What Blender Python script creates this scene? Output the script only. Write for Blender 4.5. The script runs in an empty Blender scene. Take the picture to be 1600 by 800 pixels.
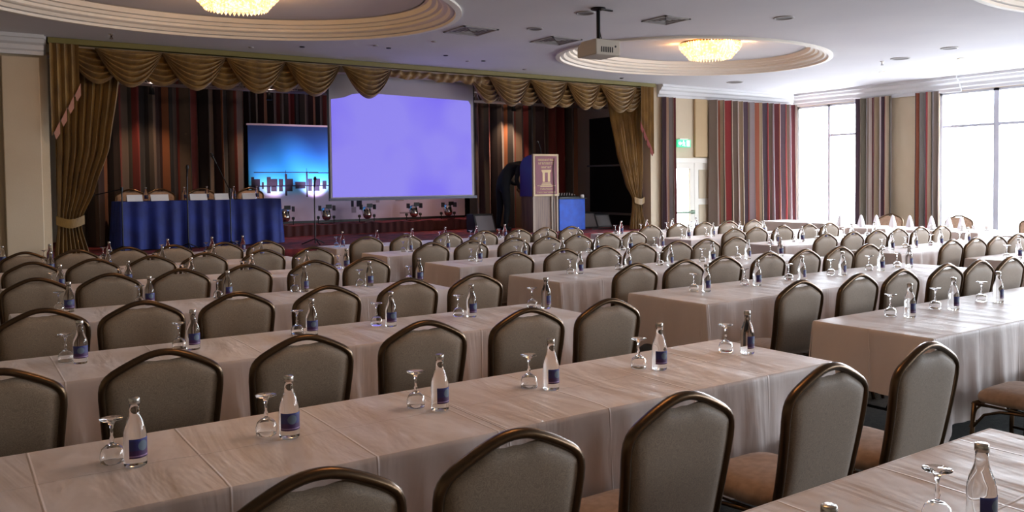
import bpy, math, random
from mathutils import Vector, Matrix
random.seed(7)
S = bpy.context.scene
C = S.collection
PI = math.pi
R = math.radians

# ------------------------------------------------------------------ camera
H = 1.61                      # eye height
YAW, PIT, ROL = 0.592011, -0.0330976, -0.012137
cam = bpy.data.cameras.new('camera'); co = bpy.data.objects.new('camera', cam); C.objects.link(co)
_cy, _sy, _cp, _sp = math.cos(YAW), math.sin(YAW), math.cos(PIT), math.sin(PIT)
_f = Vector((_sy*_cp, _cy*_cp, _sp)); _r0 = Vector((_cy, -_sy, 0)); _u0 = _r0.cross(_f)
_r = _r0*math.cos(ROL) + _u0*math.sin(ROL); _u = -_r0*math.sin(ROL) + _u0*math.cos(ROL)
M = Matrix((( _r.x, _u.x, -_f.x, 0), (_r.y, _u.y, -_f.y, 0), (_r.z, _u.z, -_f.z, H), (0, 0, 0, 1)))
co.matrix_world = M
cam.sensor_width = 36; cam.lens = 1308.5/1600*36; cam.shift_y = -69.5/1600
cam.clip_end = 200
S.camera = co

# ------------------------------------------------------------------ exposure, world, daylight
vs = S.view_settings
S.display_settings.display_device = 'sRGB'
vs.view_transform = 'Standard'; vs.look = 'None'; vs.gamma = 1; vs.use_curve_mapping = False
vs.exposure = 1.12
W = bpy.data.worlds.new('overcast_sky'); S.world = W; W.use_nodes = True
_bg = W.node_tree.nodes['Background']; _wn = W.node_tree.nodes; _wl = W.node_tree.links
_tc = _wn.new('ShaderNodeTexCoord'); _sz = _wn.new('ShaderNodeSeparateXYZ'); _rp = _wn.new('ShaderNodeValToRGB')
_wl.new(_tc.outputs['Generated'], _sz.inputs[0]); _wl.new(_sz.outputs[2], _rp.inputs[0]); _wl.new(_rp.outputs[0], _bg.inputs[0])
_rp.color_ramp.elements[0].position = 0.0; _rp.color_ramp.elements[0].color = (.30, .32, .35, 1)     # bright hazy ground
_rp.color_ramp.elements[1].position = 0.06; _rp.color_ramp.elements[1].color = (.80, .89, 1.0, 1)    # overcast sky
_bg.inputs[1].default_value = 19.0
CHAND = 8.0                  # chandelier crystal emission
SCREEN = 0.44                 # projected picture emission

ZC = 3.58                     # ceiling
XW = 16.3                     # window wall
YF = 12.5                     # front wall / proscenium
XL, YB = -3.2, -5.0
ZS = 0.66                     # stage floor
ZR = 0.87                     # riser on the stage

# ------------------------------------------------------------------ materials
def lin(c):
    return tuple((v/255/12.92 if v/255 <= .04045 else ((v/255+.055)/1.055)**2.4) for v in c) + (1,)
MATS = {}
def mat(name, col, rough=.6, metal=0, **k):
    if name in MATS: return MATS[name]
    m = bpy.data.materials.new(name); m.use_nodes = True
    b = m.node_tree.nodes['Principled BSDF']
    b.inputs['Base Color'].default_value = lin(col)
    b.inputs['Roughness'].default_value = rough; b.inputs['Metallic'].default_value = metal
    if 'spec' in k: b.inputs['Specular IOR Level'].default_value = k['spec']
    if 'trans' in k:
        b.inputs['Transmission Weight'].default_value = k['trans']; b.inputs['IOR'].default_value = k.get('ior', 1.45)
    if 'emit' in k:
        b.inputs['Emission Color'].default_value = lin(k.get('ecol', col)); b.inputs['Emission Strength'].default_value = k['emit']
    if 'sheen' in k: b.inputs['Sheen Weight'].default_value = k['sheen']
    MATS[name] = m
    return m
def nd(m, t, **k):
    n = m.node_tree.nodes.new(t)
    for a, v in k.items():
        if a.startswith('i_'):
            key = a[2:]; key = int(key) if key.isdigit() else key
            n.inputs[key].default_value = v
        else: setattr(n, a, v)
    return n
def lk(m, a, b): m.node_tree.links.new(a, b)
def objco(m, scale=(1, 1, 1)):
    t = nd(m, 'ShaderNodeTexCoord'); mp = nd(m, 'ShaderNodeMapping'); mp.inputs['Scale'].default_value = scale
    lk(m, t.outputs['Object'], mp.inputs['Vector']); return mp.outputs['Vector']
def noisy(m, c1, c2, scale=5, detail=4, bump=0, sc=(1, 1, 1), bscale=None, lo=.35, hi=.65):
    b = m.node_tree.nodes['Principled BSDF']; v = objco(m, sc)
    n = nd(m, 'ShaderNodeTexNoise', i_Scale=scale, i_Detail=detail); lk(m, v, n.inputs['Vector'])
    r = nd(m, 'ShaderNodeValToRGB'); r.color_ramp.elements[0].position = lo; r.color_ramp.elements[1].position = hi
    r.color_ramp.elements[0].color = lin(c1); r.color_ramp.elements[1].color = lin(c2)
    lk(m, n.outputs['Fac'], r.inputs['Fac']); lk(m, r.outputs['Color'], b.inputs['Base Color'])
    if bump:
        n2 = nd(m, 'ShaderNodeTexNoise', i_Scale=bscale or scale*4, i_Detail=3); lk(m, v, n2.inputs['Vector'])
        bp = nd(m, 'ShaderNodeBump', i_Strength=bump, i_Distance=.01)
        lk(m, n2.outputs['Fac'], bp.inputs['Height']); lk(m, bp.outputs['Normal'], b.inputs['Normal'])
    return m

wallm = noisy(mat('cream_paint', (192, 176, 150), .75), (189, 172, 146), (196, 181, 156), 1.2, 3, .08, bscale=60)
ceilm = noisy(mat('ceiling_paint', (204, 203, 208), .85), (201, 200, 206), (207, 206, 210), .8, 3, .05, bscale=40)
plaster = mat('white_plaster', (226, 221, 210), .6)
crownm = mat('crown_paint', (206, 206, 208), .6)
floorm = noisy(mat('floor_carpet', (62, 66, 66), .55), (48, 53, 54), (74, 76, 72), 30, 5, .4, bscale=180)
stagec = noisy(mat('red_stage_carpet', (110, 28, 36), .9), (84, 20, 30), (140, 46, 50), 5, 5, .3, bscale=90, lo=.4, hi=.6)
skirtm = mat('maroon_skirt', (58, 16, 20), .85)
framem = mat('bronze_frame', (92, 72, 52), .28, .85)
legm = mat('dark_bronze', (58, 46, 38), .35, .8)
goldm = noisy(mat('gold_drape', (118, 88, 34), .5, sheen=.3), (102, 74, 26), (134, 102, 42), 9, 3, .25, sc=(1, 1, .3), bscale=60)
goldedge = mat('gold_pelmet', (118, 108, 54), .6)
liningm = mat('drape_lining', (168, 118, 100), .7)
liningr = mat('drape_lining_red', (120, 44, 34), .7)
bluem = noisy(mat('blue_table_skirt', (12, 34, 112), .7), (10, 29, 100), (16, 40, 126), 4, 3, .1)
bluebox = noisy(mat('bright_blue_cloth', (10, 74, 190), .6), (8, 68, 180), (14, 82, 200), 8, 2, .1)
blackm = mat('black_plastic', (14, 14, 15), .5)
blackmetal = mat('black_metal', (24, 24, 26), .4, .6)
whitem = mat('white_paper', (238, 238, 240), .6)
glassm = mat('bottle_glass', (252, 254, 254), .0, trans=1.0, ior=1.33)
gobletm = mat('goblet_glass', (255, 255, 255), .0, trans=1.0, ior=1.45)
capm = mat('bottle_cap', (185, 180, 172), .25, .8)
chromem = mat('chrome', (200, 196, 190), .2, 1.0)
woodm = noisy(mat('lectern_wood', (122, 98, 84), .55), (104, 82, 70), (136, 110, 94), 3, 5, .1, sc=(14, 14, .7))
greym = mat('vent_grey', (156, 152, 150), .6)
darkgrey = mat('dark_grille', (110, 106, 106), .7)
winfr = mat('window_frame_paint', (188, 190, 202), .5)
tabletop = mat('table_laminate', (150, 120, 90), .5)
porcelain = mat('white_porcelain', (240, 240, 238), .2)
coffee = mat('dark_coffee', (50, 36, 34), .3)

# linen cloth : ironing creases and wrinkles as bump
linen = mat('linen_cloth', (215, 200, 193), .48, sheen=.2)
def _linen(m):
    b = m.node_tree.nodes['Principled BSDF']
    v = objco(m)
    br = nd(m, 'ShaderNodeTexBrick', offset=0.0, squash=1.0)
    br.inputs['Scale'].default_value = 1; br.inputs['Brick Width'].default_value = .46; br.inputs['Row Height'].default_value = .37
    br.inputs['Mortar Size'].default_value = .006; br.inputs['Mortar Smooth'].default_value = 1.0
    lk(m, v, br.inputs['Vector'])
    v2 = objco(m, (4.5, 1.0, .6))
    n = nd(m, 'ShaderNodeTexNoise', i_Scale=1.0, i_Detail=4); n.inputs['Distortion'].default_value = .7
    lk(m, v2, n.inputs['Vector'])
    n3 = nd(m, 'ShaderNodeTexNoise', i_Scale=3.0, i_Detail=3); lk(m, v, n3.inputs['Vector'])
    b1 = nd(m, 'ShaderNodeBump', i_Strength=.5, i_Distance=.004); b1.invert = False
    lk(m, br.outputs['Fac'], b1.inputs['Height'])
    b2 = nd(m, 'ShaderNodeBump', i_Strength=.42, i_Distance=.030); lk(m, n.outputs['Fac'], b2.inputs['Height'])
    b3 = nd(m, 'ShaderNodeBump', i_Strength=.35, i_Distance=.03); lk(m, n3.outputs['Fac'], b3.inputs['Height'])
    lk(m, b1.outputs['Normal'], b2.inputs['Normal']); lk(m, b2.outputs['Normal'], b3.inputs['Normal'])
    lk(m, b3.outputs['Normal'], b.inputs['Normal'])
_linen(linen)

# chair fabric : taupe with a fine squiggle weave
fabric = mat('taupe_fabric', (142, 126, 108), .65, sheen=.2)
def _fab(m):
    b = m.node_tree.nodes['Principled BSDF']; v = objco(m)
    w = nd(m, 'ShaderNodeTexNoise', i_Scale=26, i_Detail=2); w.inputs['Distortion'].default_value = 2.2
    lk(m, v, w.inputs['Vector'])
    pp = nd(m, 'ShaderNodeMath', operation='PINGPONG'); pp.inputs[1].default_value = .06; lk(m, w.outputs['Fac'], pp.inputs[0])
    r = nd(m, 'ShaderNodeValToRGB'); r.color_ramp.elements[0].position = .0; r.color_ramp.elements[1].position = .05
    r.color_ramp.elements[0].color = lin((150, 130, 107)); r.color_ramp.elements[1].color = lin((127, 108, 88))
    lk(m, pp.outputs[0], r.inputs['Fac']); lk(m, r.outputs['Color'], b.inputs['Base Color'])
_fab(fabric)
seatfab = noisy(mat('seat_fabric', (158, 130, 108), .8, sheen=.2), (148, 121, 100), (168, 139, 116), 30, 3)

# striped curtain cloth, stripes along UV.x in metres of cloth
def stripes(name, cols, period, rough=.75):
    m = mat(name, (120, 80, 70), rough, sheen=.2)
    b = m.node_tree.nodes['Principled BSDF']
    t = nd(m, 'ShaderNodeTexCoord'); s = nd(m, 'ShaderNodeSeparateXYZ'); lk(m, t.outputs['UV'], s.inputs[0])
    d = nd(m, 'ShaderNodeMath', operation='DIVIDE'); d.inputs[1].default_value = period; lk(m, s.outputs[0], d.inputs[0])
    f = nd(m, 'ShaderNodeMath', operation='FRACT'); lk(m, d.outputs[0], f.inputs[0])
    r = nd(m, 'ShaderNodeValToRGB'); cr = r.color_ramp; cr.interpolation = 'CONSTANT'
    tot = sum(w for w, c in cols); x = 0
    for i, (w, c) in enumerate(cols):
        e = cr.elements[i] if i < 2 else cr.elements.new(x/tot)
        e.position = x/tot; e.color = lin(c); x += w
    lk(m, f.outputs[0], r.inputs['Fac']); lk(m, r.outputs['Color'], b.inputs['Base Color'])
    return m
stripeA = stripes('striped_curtain_cloth', [(3, (122, 108, 98)), (2, (176, 164, 156)), (3, (98, 36, 42)), (1, (60, 50, 58)), (2, (150, 84, 62)),
    (3, (160, 142, 116)), (4, (118, 112, 106)), (1, (196, 188, 186)), (3, (84, 68, 82)), (3, (152, 54, 58)), (2, (172, 152, 130)), (4, (104, 98, 84)), (3, (138, 132, 136))], 1.0)
stripeB = stripes('stage_curtain_cloth', [(4, (84, 67, 54)), (3, (67, 61, 53)), (5, (105, 23, 15)), (6, (18, 7, 8)), (3, (64, 54, 47)), (2, (102, 82, 67)),
    (5, (42, 11, 12)), (3, (120, 68, 35)), (4, (19, 11, 12)), (3, (77, 62, 56)), (3, (98, 30, 21))], 1.5)

# ------------------------------------------------------------------ helpers
class MB:
    def __init__(s): s.v = []; s.f = []; s.uv = None
    def add(s, vs_, fs):
        o = len(s.v); s.v += [tuple(p) for p in vs_]; s.f += [tuple(i+o for i in f) for f in fs]; return s
    def box(s, a, b):
        x0, y0, z0 = a; x1, y1, z1 = b
        return s.add([(x0, y0, z0), (x1, y0, z0), (x1, y1, z0), (x0, y1, z0), (x0, y0, z1), (x1, y0, z1), (x1, y1, z1), (x0, y1, z1)],
                     [(0, 3, 2, 1), (4, 5, 6, 7), (0, 1, 5, 4), (1, 2, 6, 5), (2, 3, 7, 6), (3, 0, 4, 7)])
    def tube(s, pts, r, n=8, closed=False, flat=1.0, cap=True):
        pts = [Vector(p) for p in pts]; N = len(pts); rings = []
        prev = None
        for i, p in enumerate(pts):
            if closed: t = pts[(i+1) % N]-pts[i-1]
            else: t = pts[min(i+1, N-1)]-pts[max(i-1, 0)]
            t.normalize()
            if prev is None:
                a = Vector((0, 1, 0)) if abs(t.y) < .9 else Vector((1, 0, 0))
            else: a = prev
            a = (a - t*a.dot(t)).normalized(); prev = a; b = t.cross(a)
            rr = r[i] if isinstance(r, (list, tuple)) else r
            rings.append([p + a*math.cos(2*PI*k/n)*rr*flat + b*math.sin(2*PI*k/n)*rr for k in range(n)])
        o = len(s.v)
        for g in rings: s.v += [tuple(q) for q in g]
        for i in range(N if closed else N-1):
            j = (i+1) % N
            for k in range(n):
                s.f.append((o+i*n+k, o+i*n+(k+1) % n, o+j*n+(k+1) % n, o+j*n+k))
        if cap and not closed:
            s.f.append(tuple(o+k for k in range(n))[::-1]); s.f.append(tuple(o+(N-1)*n+k for k in range(n)))
        return s
    def lathe(s, prof, n=24, c=(0, 0, 0), closed=False):
        o = len(s.v)
        for r, z in prof:
            for k in range(n):
                a = 2*PI*k/n; s.v.append((c[0]+r*math.cos(a), c[1]+r*math.sin(a), c[2]+z))
        for i in range(len(prof)-1 if not closed else len(prof)):
            j = (i+1) % len(prof)
            for k in range(n):
                s.f.append((o+i*n+k, o+i*n+(k+1) % n, o+j*n+(k+1) % n, o+j*n+k))
        return s
    def grid(s, nu, nv, fn, uvf=None):
        o = len(s.v)
        for j in range(nv+1):
            for i in range(nu+1): s.v.append(tuple(fn(i/nu, j/nv)))
        for j in range(nv):
            for i in range(nu):
                a = o+j*(nu+1)+i; s.f.append((a, a+1, a+nu+2, a+nu+1))
        if uvf:
            if s.uv is None: s.uv = {}
            for j in range(nv+1):
                for i in range(nu+1): s.uv[o+j*(nu+1)+i] = uvf(i/nu, j/nv)
        return s
    def build(s, name, m, parent=None, smooth=False, loc=None, bevel=0):
        me = bpy.data.meshes.new(name); me.from_pydata(s.v, [], s.f); me.validate(); me.update()
        if s.uv:
            ul = me.uv_layers.new(name='UVMap')
            for l in me.loops: ul.data[l.index].uv = s.uv.get(l.vertex_index, (0, 0))
        for mm in (m if isinstance(m, list) else [m]): me.materials.append(mm)
        if smooth: me.polygons.foreach_set('use_smooth', [True]*len(me.polygons))
        o = bpy.data.objects.new(name, me); C.objects.link(o)
        if parent: o.parent = parent
        if loc: o.location = loc
        if bevel:
            bm = o.modifiers.new('bevel', 'BEVEL'); bm.width = bevel; bm.segments = 2; bm.limit_method = 'ANGLE'
        return o
def tag(o, label=None, cat=None, group=None, kind=None):
    if label: o['label'] = label
    if cat: o['category'] = cat
    if group: o['group'] = group
    if kind: o['kind'] = kind
    return o
def thing(name, label, cat, loc=(0, 0, 0), rz=0, group=None):
    o = bpy.data.objects.new(name, None); C.objects.link(o); o.location = loc; o.rotation_euler = (0, 0, rz)
    o.empty_display_size = .05
    return tag(o, label, cat, group)
def struct(name, mb, m, **k):
    o = mb.build(name, m, **k); o['kind'] = 'structure'; return o
KIDS = {}
def dup(root, loc, rz, label):
    r = root.copy(); C.objects.link(r); r.location = loc; r.rotation_euler = (0, 0, rz); r['label'] = label
    for ch in list(root.children):
        c = ch.copy(); C.objects.link(c); c.parent = r
        for g in ch.children:
            d = g.copy(); C.objects.link(d); d.parent = c
    return r
ORD = ['first', 'second', 'third', 'fourth', 'fifth', 'sixth', 'seventh', 'eighth', 'ninth', 'tenth', 'eleventh']

# ------------------------------------------------------------------ room shell
struct('floor', MB().box((XL, YB, -.1), (XW, 17.2, 0)), floorm)

# ceiling with oval coffers
OV = [(2.45, 9.18, 2.62, 2.02), (9.95, 9.5, 2.32, 1.75), (10.1, 2.75, 2.7, 2.05), (2.4, 2.75, 2.7, 2.05)]
cells = [(XL, 6.3, 6.05, YF+.1), (6.3, XW+.1, 6.05, YF+.1), (6.3, XW+.1, YB, 6.05), (XL, 6.3, YB, 6.05)]
cm = MB()
for (cx, cy, a, b), (x0, x1, y0, y1) in zip(OV, cells):
    angs = sorted([2*PI*k/96 for k in range(96)] + [math.atan2(y-cy, x-cx) % (2*PI) for x in (x0, x1) for y in (y0, y1)])
    inner = []; outer = []
    for t in angs:
        c, s_ = math.cos(t), math.sin(t)
        k = 1/math.sqrt((c/a)**2+(s_/b)**2); inner.append((cx+c*k, cy+s_*k, ZC))
        m_ = min((x1-cx)/c if c > 1e-9 else 1e9, (x0-cx)/c if c < -1e-9 else 1e9, (y1-cy)/s_ if s_ > 1e-9 else 1e9, (y0-cy)/s_ if s_ < -1e-9 else 1e9)
        outer.append((cx+c*m_, cy+s_*m_, ZC))
    n = len(angs)
    cm.add(inner+outer, [(i, (i+1) % n, n+(i+1) % n, n+i) for i in range(n)])
    # recess ceiling disc
    rr = [(cx+(a-.30)*math.cos(t), cy+(b-.30)*math.sin(t), ZC+.18) for t in [2*PI*k/96 for k in range(96)]]
    cm.add(rr, [tuple(range(96))])
cm.box((XL, YB, ZC+.35), (XW+.1, 17.2, ZC+.45))
struct('ceiling', cm, ceilm)
PROF = [(.10, .0), (.10, -.035), (.03, -.04), (.02, .0), (-.03, .005), (-.06, .05), (-.10, .06), (-.12, .075), (-.12, .115), (-.17, .12), (-.19, .165), (-.24, .17), (-.26, .24), (-.32, .24)]
for i, (cx, cy, a, b) in enumerate(OV):
    mb = MB()
    mb.grid(120, len(PROF)-1, lambda u, v: (cx+(a+PROF[round(v*(len(PROF)-1))][0])*math.cos(2*PI*u), cy+(b+PROF[round(v*(len(PROF)-1))][0])*math.sin(2*PI*u), ZC+PROF[round(v*(len(PROF)-1))][1]*.75))
    o = struct('trim_%d' % (i+1), mb, plaster)

# walls -------------------------------------------------------------
struct('wall_left', MB().box((XL-.15, YB, 0), (XL, 17.2, ZC)), wallm)
FILL_WIN = [(11.0, 13.0)]  # unseen back-wall window, added to light the chair backs from behind the camera
wb = MB(); px_ = XL
for x0, x1 in FILL_WIN:
    wb.box((px_, YB-.15, 0), (x0, YB, ZC)); wb.box((x0, YB-.15, 0), (x1, YB, .9)); wb.box((x0, YB-.15, 3.0), (x1, YB, ZC)); px_ = x1
wb.box((px_, YB-.15, 0), (XW+.2, YB, ZC))
struct('wall_back', wb, wallm)
XA, XB = 1.12, 11.80          # proscenium opening
DX0, DX1, DZ = 12.30, 13.95, 2.02
fw = MB().box((XL, YF, 0), (XA, YF+.25, ZC)).box((XA, YF, 3.40), (XB, YF+.25, ZC)).box((XB, YF, 0), (DX0, YF+.25, ZC))
fw.box((DX0, YF, DZ), (DX1, YF+.25, ZC)).box((DX1, YF, 0), (XW+.2, YF+.25, ZC))
struct('wall_front', fw, wallm)
struct('trim_5', MB().box((.60, YF-.10, 0), (1.02, YF, ZC-.27)), wallm, bevel=.01)       # pilaster left of the stage
# stage shell
sh = MB().box((XA-.2, YF+.25, 0), (XA, 17.1, ZC+.36)).box((XA, 16.95, 0), (XB+.9, 17.1, ZC+.36)).box((XB+.75, YF+.25, 0), (XB+.9, 17.0, ZC+.36)).box((XA-.2, YF+.1, ZC), (XB+.9, YF+.25, ZC+.36))
struct('wall_stage', sh, wallm)

# window wall
WIN = [(10.82, 12.42), (6.75, 9.06), (2.9, 5.1), (-.9, 1.3), (-4.6, -2.5)]
ZB, ZT = .45, 3.30
ww = MB(); prev = 12.75
for y0, y1 in WIN:
    ww.box((XW, y1, 0), (XW+.2, prev, ZC)); ww.box((XW, y0, 0), (XW+.2, y1, ZB)); ww.box((XW, y0, ZT), (XW+.2, y1, ZC)); prev = y0
ww.box((XW, YB-.15, 0), (XW+.2, prev, ZC))
struct('wall_right', ww, wallm)
panem = bpy.data.materials.new('window_pane_glass'); panem.use_nodes = True
nt = panem.node_tree; nt.nodes.clear()
_o = nt.nodes.new('ShaderNodeOutputMaterial'); _t = nt.nodes.new('ShaderNodeBsdfTransparent'); _g = nt.nodes.new('ShaderNodeBsdfGlossy'); _m = nt.nodes.new('ShaderNodeMixShader')
_g.inputs['Roughness'].default_value = .02; _m.inputs[0].default_value = .05
nt.links.new(_t.outputs[0], _m.inputs[1]); nt.links.new(_g.outputs[0], _m.inputs[2]); nt.links.new(_m.outputs[0], _o.inputs[0])
for i, (y0, y1) in enumerate(WIN):
    w = thing('window_%d' % (i+1), None, None); w['kind'] = 'structure'
    mb = MB(); X0, X1 = XW+.03, XW+.10
    mb.box((X0, y0, ZB), (X1, y0+.05, ZT)).box((X0, y1-.05, ZB), (X1, y1, ZT)).box((X0, y0, ZB), (X1, y1, ZB+.06)).box((X0, y0, ZT-.05), (X1, y1, ZT))
    if i == 0: ym, hw = 11.58, .03
    else: ym, hw = (y0+y1)/2+.08, .05
    mb.box((X0, ym-hw, ZB), (X1, ym+hw, ZT))
    if i == 0: mb.box((X0+.01, y0, 2.58), (X1-.01, ym, 2.63))
    else: mb.box((X0+.01, y0, 2.60), (X1-.01, y1, 2.655))
    mb.build('frame', winfr, w)
    MB().add([(XW+.065, y0, ZB), (XW+.065, y1, ZB), (XW+.065, y1, ZT), (XW+.065, y0, ZT)], [(0, 1, 2, 3)]).build('pane', panem, w)
    MB().box((XW-.08, y0-.03, ZB-.05), (XW+.03, y1+.03, ZB)).build('window_sill', winfr, w, bevel=.006)
    # daylight guide in the opening (portal for sampling only)
    al = bpy.data.lights.new('window_daylight', 'AREA'); al.shape = 'RECTANGLE'; al.size = ZT-ZB; al.size_y = y1-y0
    al.cycles.is_portal = True
    lo = bpy.data.objects.new('window_daylight', al); C.objects.link(lo); lo.location = (XW+.19, (y0+y1)/2, (ZB+ZT)/2); lo.rotation_euler = (0, R(90), 0); lo.parent = w

for i, (x0, x1) in enumerate(FILL_WIN):
    w = thing('window_%d' % (i+6), None, None); w['kind'] = 'structure'  # added window out of view, only for fill light on the chair backs
    MB().box((x0, YB-.12, .9), (x0+.06, YB-.04, 3.0)).box((x1-.06, YB-.12, .9), (x1, YB-.04, 3.0)).box((x0, YB-.12, .9), (x1, YB-.04, .97)).box((x0, YB-.12, 2.94), (x1, YB-.04, 3.0)).box(((x0+x1)/2-.04, YB-.12, .9), ((x0+x1)/2+.04, YB-.04, 3.0)).build('frame', winfr, w)
    al = bpy.data.lights.new('window_daylight', 'AREA'); al.shape = 'RECTANGLE'; al.size = x1-x0; al.size_y = 2.1
    al.cycles.is_portal = True
    lo = bpy.data.objects.new('window_daylight', al); C.objects.link(lo); lo.location = ((x0+x1)/2, YB-.14, 1.95); lo.rotation_euler = (R(90), 0, 0); lo.parent = w

# crown mouldings
CP = [(0, -.27), (.03, -.27), (.04, -.22), (.07, -.20), (.09, -.14), (.14, -.11), (.17, -.06), (.20, -.05), (.20, -.0)]
def crown(name, p0, p1, nrm, m=crownm, sc=1.0):
    mb = MB(); n = Vector(nrm)
    P = [Vector(p0), Vector(p1)]
    mb.grid(1, len(CP)-1, lambda u, v: P[round(u)] + n*CP[round(v*(len(CP)-1))][0]*sc + Vector((0, 0, ZC+CP[round(v*(len(CP)-1))][1]*sc)))
    for e in P:
        mb.add([e+n*a*sc+Vector((0, 0, ZC+b*sc)) for a, b in CP]+[e+Vector((0, 0, ZC))], [tuple(range(len(CP)+1))])
    return struct(name, mb, m)
crown('trim_6', (XL, YF, 0), (XA-.02, YF, 0), (0, -1, 0), sc=.8)
crown('trim_7', (XB+.18, YF, 0), (XW, YF, 0), (0, -1, 0), sc=.9)
crown('trim_8', (XW, YB, 0), (XW, YF, 0), (-1, 0, 0))
crown('trim_9', (.55, YF-.10, 0), (1.07, YF-.10, 0), (0, -1, 0), sc=.9)
crown('trim_10', (XW-.03, 8.6, 0), (XW-.03, 10.9, 0), (-1, 0, 0), sc=1.08)
struct('baseboard_front', MB().box((XL, YF-.02, 0), (.6, YF, .12)).box((13.95, YF-.02, 0), (XW, YF, .12)), plaster)
struct('baseboard_right', MB().box((XW-.02, YB, 0), (XW, YF, .12)), plaster)

# stage platform and riser
struct('floor_stage', MB().box((XA, YF-.12, 0), (XB, YF+.0, ZS)).box((XA, YF, 0), (XB+.75, 16.95, ZS)), stagec)
rs = MB(); rs.box((4.2, 15.3, ZS), (XB, 16.9, ZR))
struct('trim_11', rs, stagec)
# pleated maroon skirt on the riser front
mb = MB(); L = 7.3
mb.grid(300, 6, lambda u, v: (4.3+u*L, 15.26+.02*math.sin(u*L*2*PI/.16), ZR+.005-.20*v+.012*(1-v)*math.sin(u*L*2*PI/.62)))
tag(mb.build('riser_skirt', skirtm, smooth=True), 'dark maroon pleated skirt along the low riser under the backdrop', 'skirt')

# gold pelmet band on top of the valance
tag(MB().box((XA, YF-.16, ZC-.075), (XB, YF-.02, ZC-.005)).build('pelmet_board', goldedge), 'long thin olive-gold pelmet board along the ceiling above the stage', 'pelmet')

# ------------------------------------------------------------------ swagged valance
def swag(mb, x0, x1, zt, depth, y, nf=5, bulge=.10, skew=0):
    w = x1-x0
    def fn(u, v):
        s = math.sin(PI*u); k = abs(2*u-1)
        drop = depth*(1-k**1.9)
        x = x0+w*u
        fold = math.sin(2*PI*nf*v+.6*math.sin(PI*u))
        zz = zt - drop*(v**.9) - .02
        yy = y - .02 - bulge*s**.7*(.35+.65*math.sin(PI*min(1, v*.9)))*.9 + .040*fold*s**.5 - .02*v
        return (x+skew*v*s, yy, zz - .012*fold*s)
    mb.grid(32, 44, fn)
v = thing('swag_valance', 'gold swagged valance hanging across the top of the stage', 'valance')
zt = ZC-.078
big = [(1.66, 2.52, .50), (2.50, 3.38, .50), (3.36, 4.26, .50), (4.24, 5.12, .50), (5.14, 6.00, .49), (7.85, 8.75, .50), (8.72, 9.58, .50), (9.55, 10.38, .50), (10.35, 11.30, .52)]
for i, (a, b, d) in enumerate(big):
    mb = MB(); swag(mb, a, b, zt, d, YF-.11, 6, .12); mb.build('swag', goldm, v, smooth=True)
small = [(1.30, 2.12, .46), (2.02, 3.00, .45), (2.88, 3.86, .45), (3.76, 4.70, .45), (7.50, 8.30, .46), (8.26, 9.20, .46), (9.10, 10.04, .46), (9.90, 10.82, .46), (10.75, 11.62, .48)]
for a, b, d in small:
    mb = MB(); swag(mb, a, b, zt, d, YF-.03, 5, .04); mb.build('under_swag', goldm, v, smooth=True)
mb = MB()                     # bunched up part above the screen
mb.grid(160, 10, lambda u, t: (5.95+1.95*u, YF-.07-.045*math.sin(PI*t)-.018*math.sin(u*70+3*t), zt-.02-(.085+.05*abs(math.sin(u*9))+.05*u*u)*t-.010*math.sin(u*43)))
mb.build('bunched_swag', goldm, v, smooth=True)
# gold stage curtains with tiebacks and jabots
def drape(xl, xr, ztop, zbot, y, n, amp, parent, nm='panel', m=goldm, nu=120, nv=40, uvs=None):
    mb = MB()
    def fn(u, t):
        z = ztop+(zbot-ztop)*t
        a, b = xl(z), xr(z); w = b-a
        ph = 2*PI*n*u
        am = min(amp, w*.9/n)
        return (a+w*u+am*.25*math.sin(ph*2), y+am*math.sin(ph+.5*math.sin(3*t))+.25*am*math.sin(ph*.37+1), z)
    mb.grid(nu, nv, fn, uvs)
    return mb.build(nm, m, parent, smooth=True)
def interp(tab):
    def f(z):
        for (z0, a), (z1, b) in zip(tab, tab[1:]):
            if z0 >= z >= z1:
                t = (z0-z)/(z0-z1+1e-9); t = t*t*(3-2*t)*.35+t*.65
                return a+(b-a)*t
        return tab[0][1] if z > tab[0][0] else tab[-1][1]
    return f
g1 = thing('stage_curtain', 'left gold stage curtain tied back beside the cream wall', 'curtain', group=None)
drape(interp([(3.4, 1.16), (2.2, 1.20), (1.22, 1.19), (1.1, 1.19), (ZS, 1.14)]), interp([(3.4, 2.06), (3.0, 1.98), (2.2, 1.86), (1.6, 1.66), (1.22, 1.49), (1.1, 1.48), (ZS+.01, 1.58)]), 3.40, ZS+.01, YF+.10, 8, .045, g1)
mb = MB(); mb.grid(30, 6, lambda u, t: (1.17+.34*u, YF+.03-.03*math.sin(PI*u), 1.26-.12*t-.05*math.sin(PI*u))); mb.build('tieback', goldm, g1, smooth=True)
g2 = thing('stage_curtain', 'right gold stage curtain tied back beside the lectern side', 'curtain')
drape(interp([(3.4, 10.72), (3.05, 10.80), (2.2, 11.00), (1.6, 11.22), (1.28, 11.40), (1.15, 11.40), (ZS, 11.34)]), interp([(3.4, 11.66), (2.0, 11.66), (1.28, 11.62), (1.15, 11.62), (ZS+.01, 11.72)]), 3.40, ZS+.01, YF+.10, 8, .045, g2)
mb = MB(); mb.grid(30, 6, lambda u, t: (11.38+.27*u, YF+.02-.03*math.sin(PI*u), 1.32-.12*t-.04*math.sin(PI*u))); mb.build('tieback', goldm, g2, smooth=True)
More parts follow.
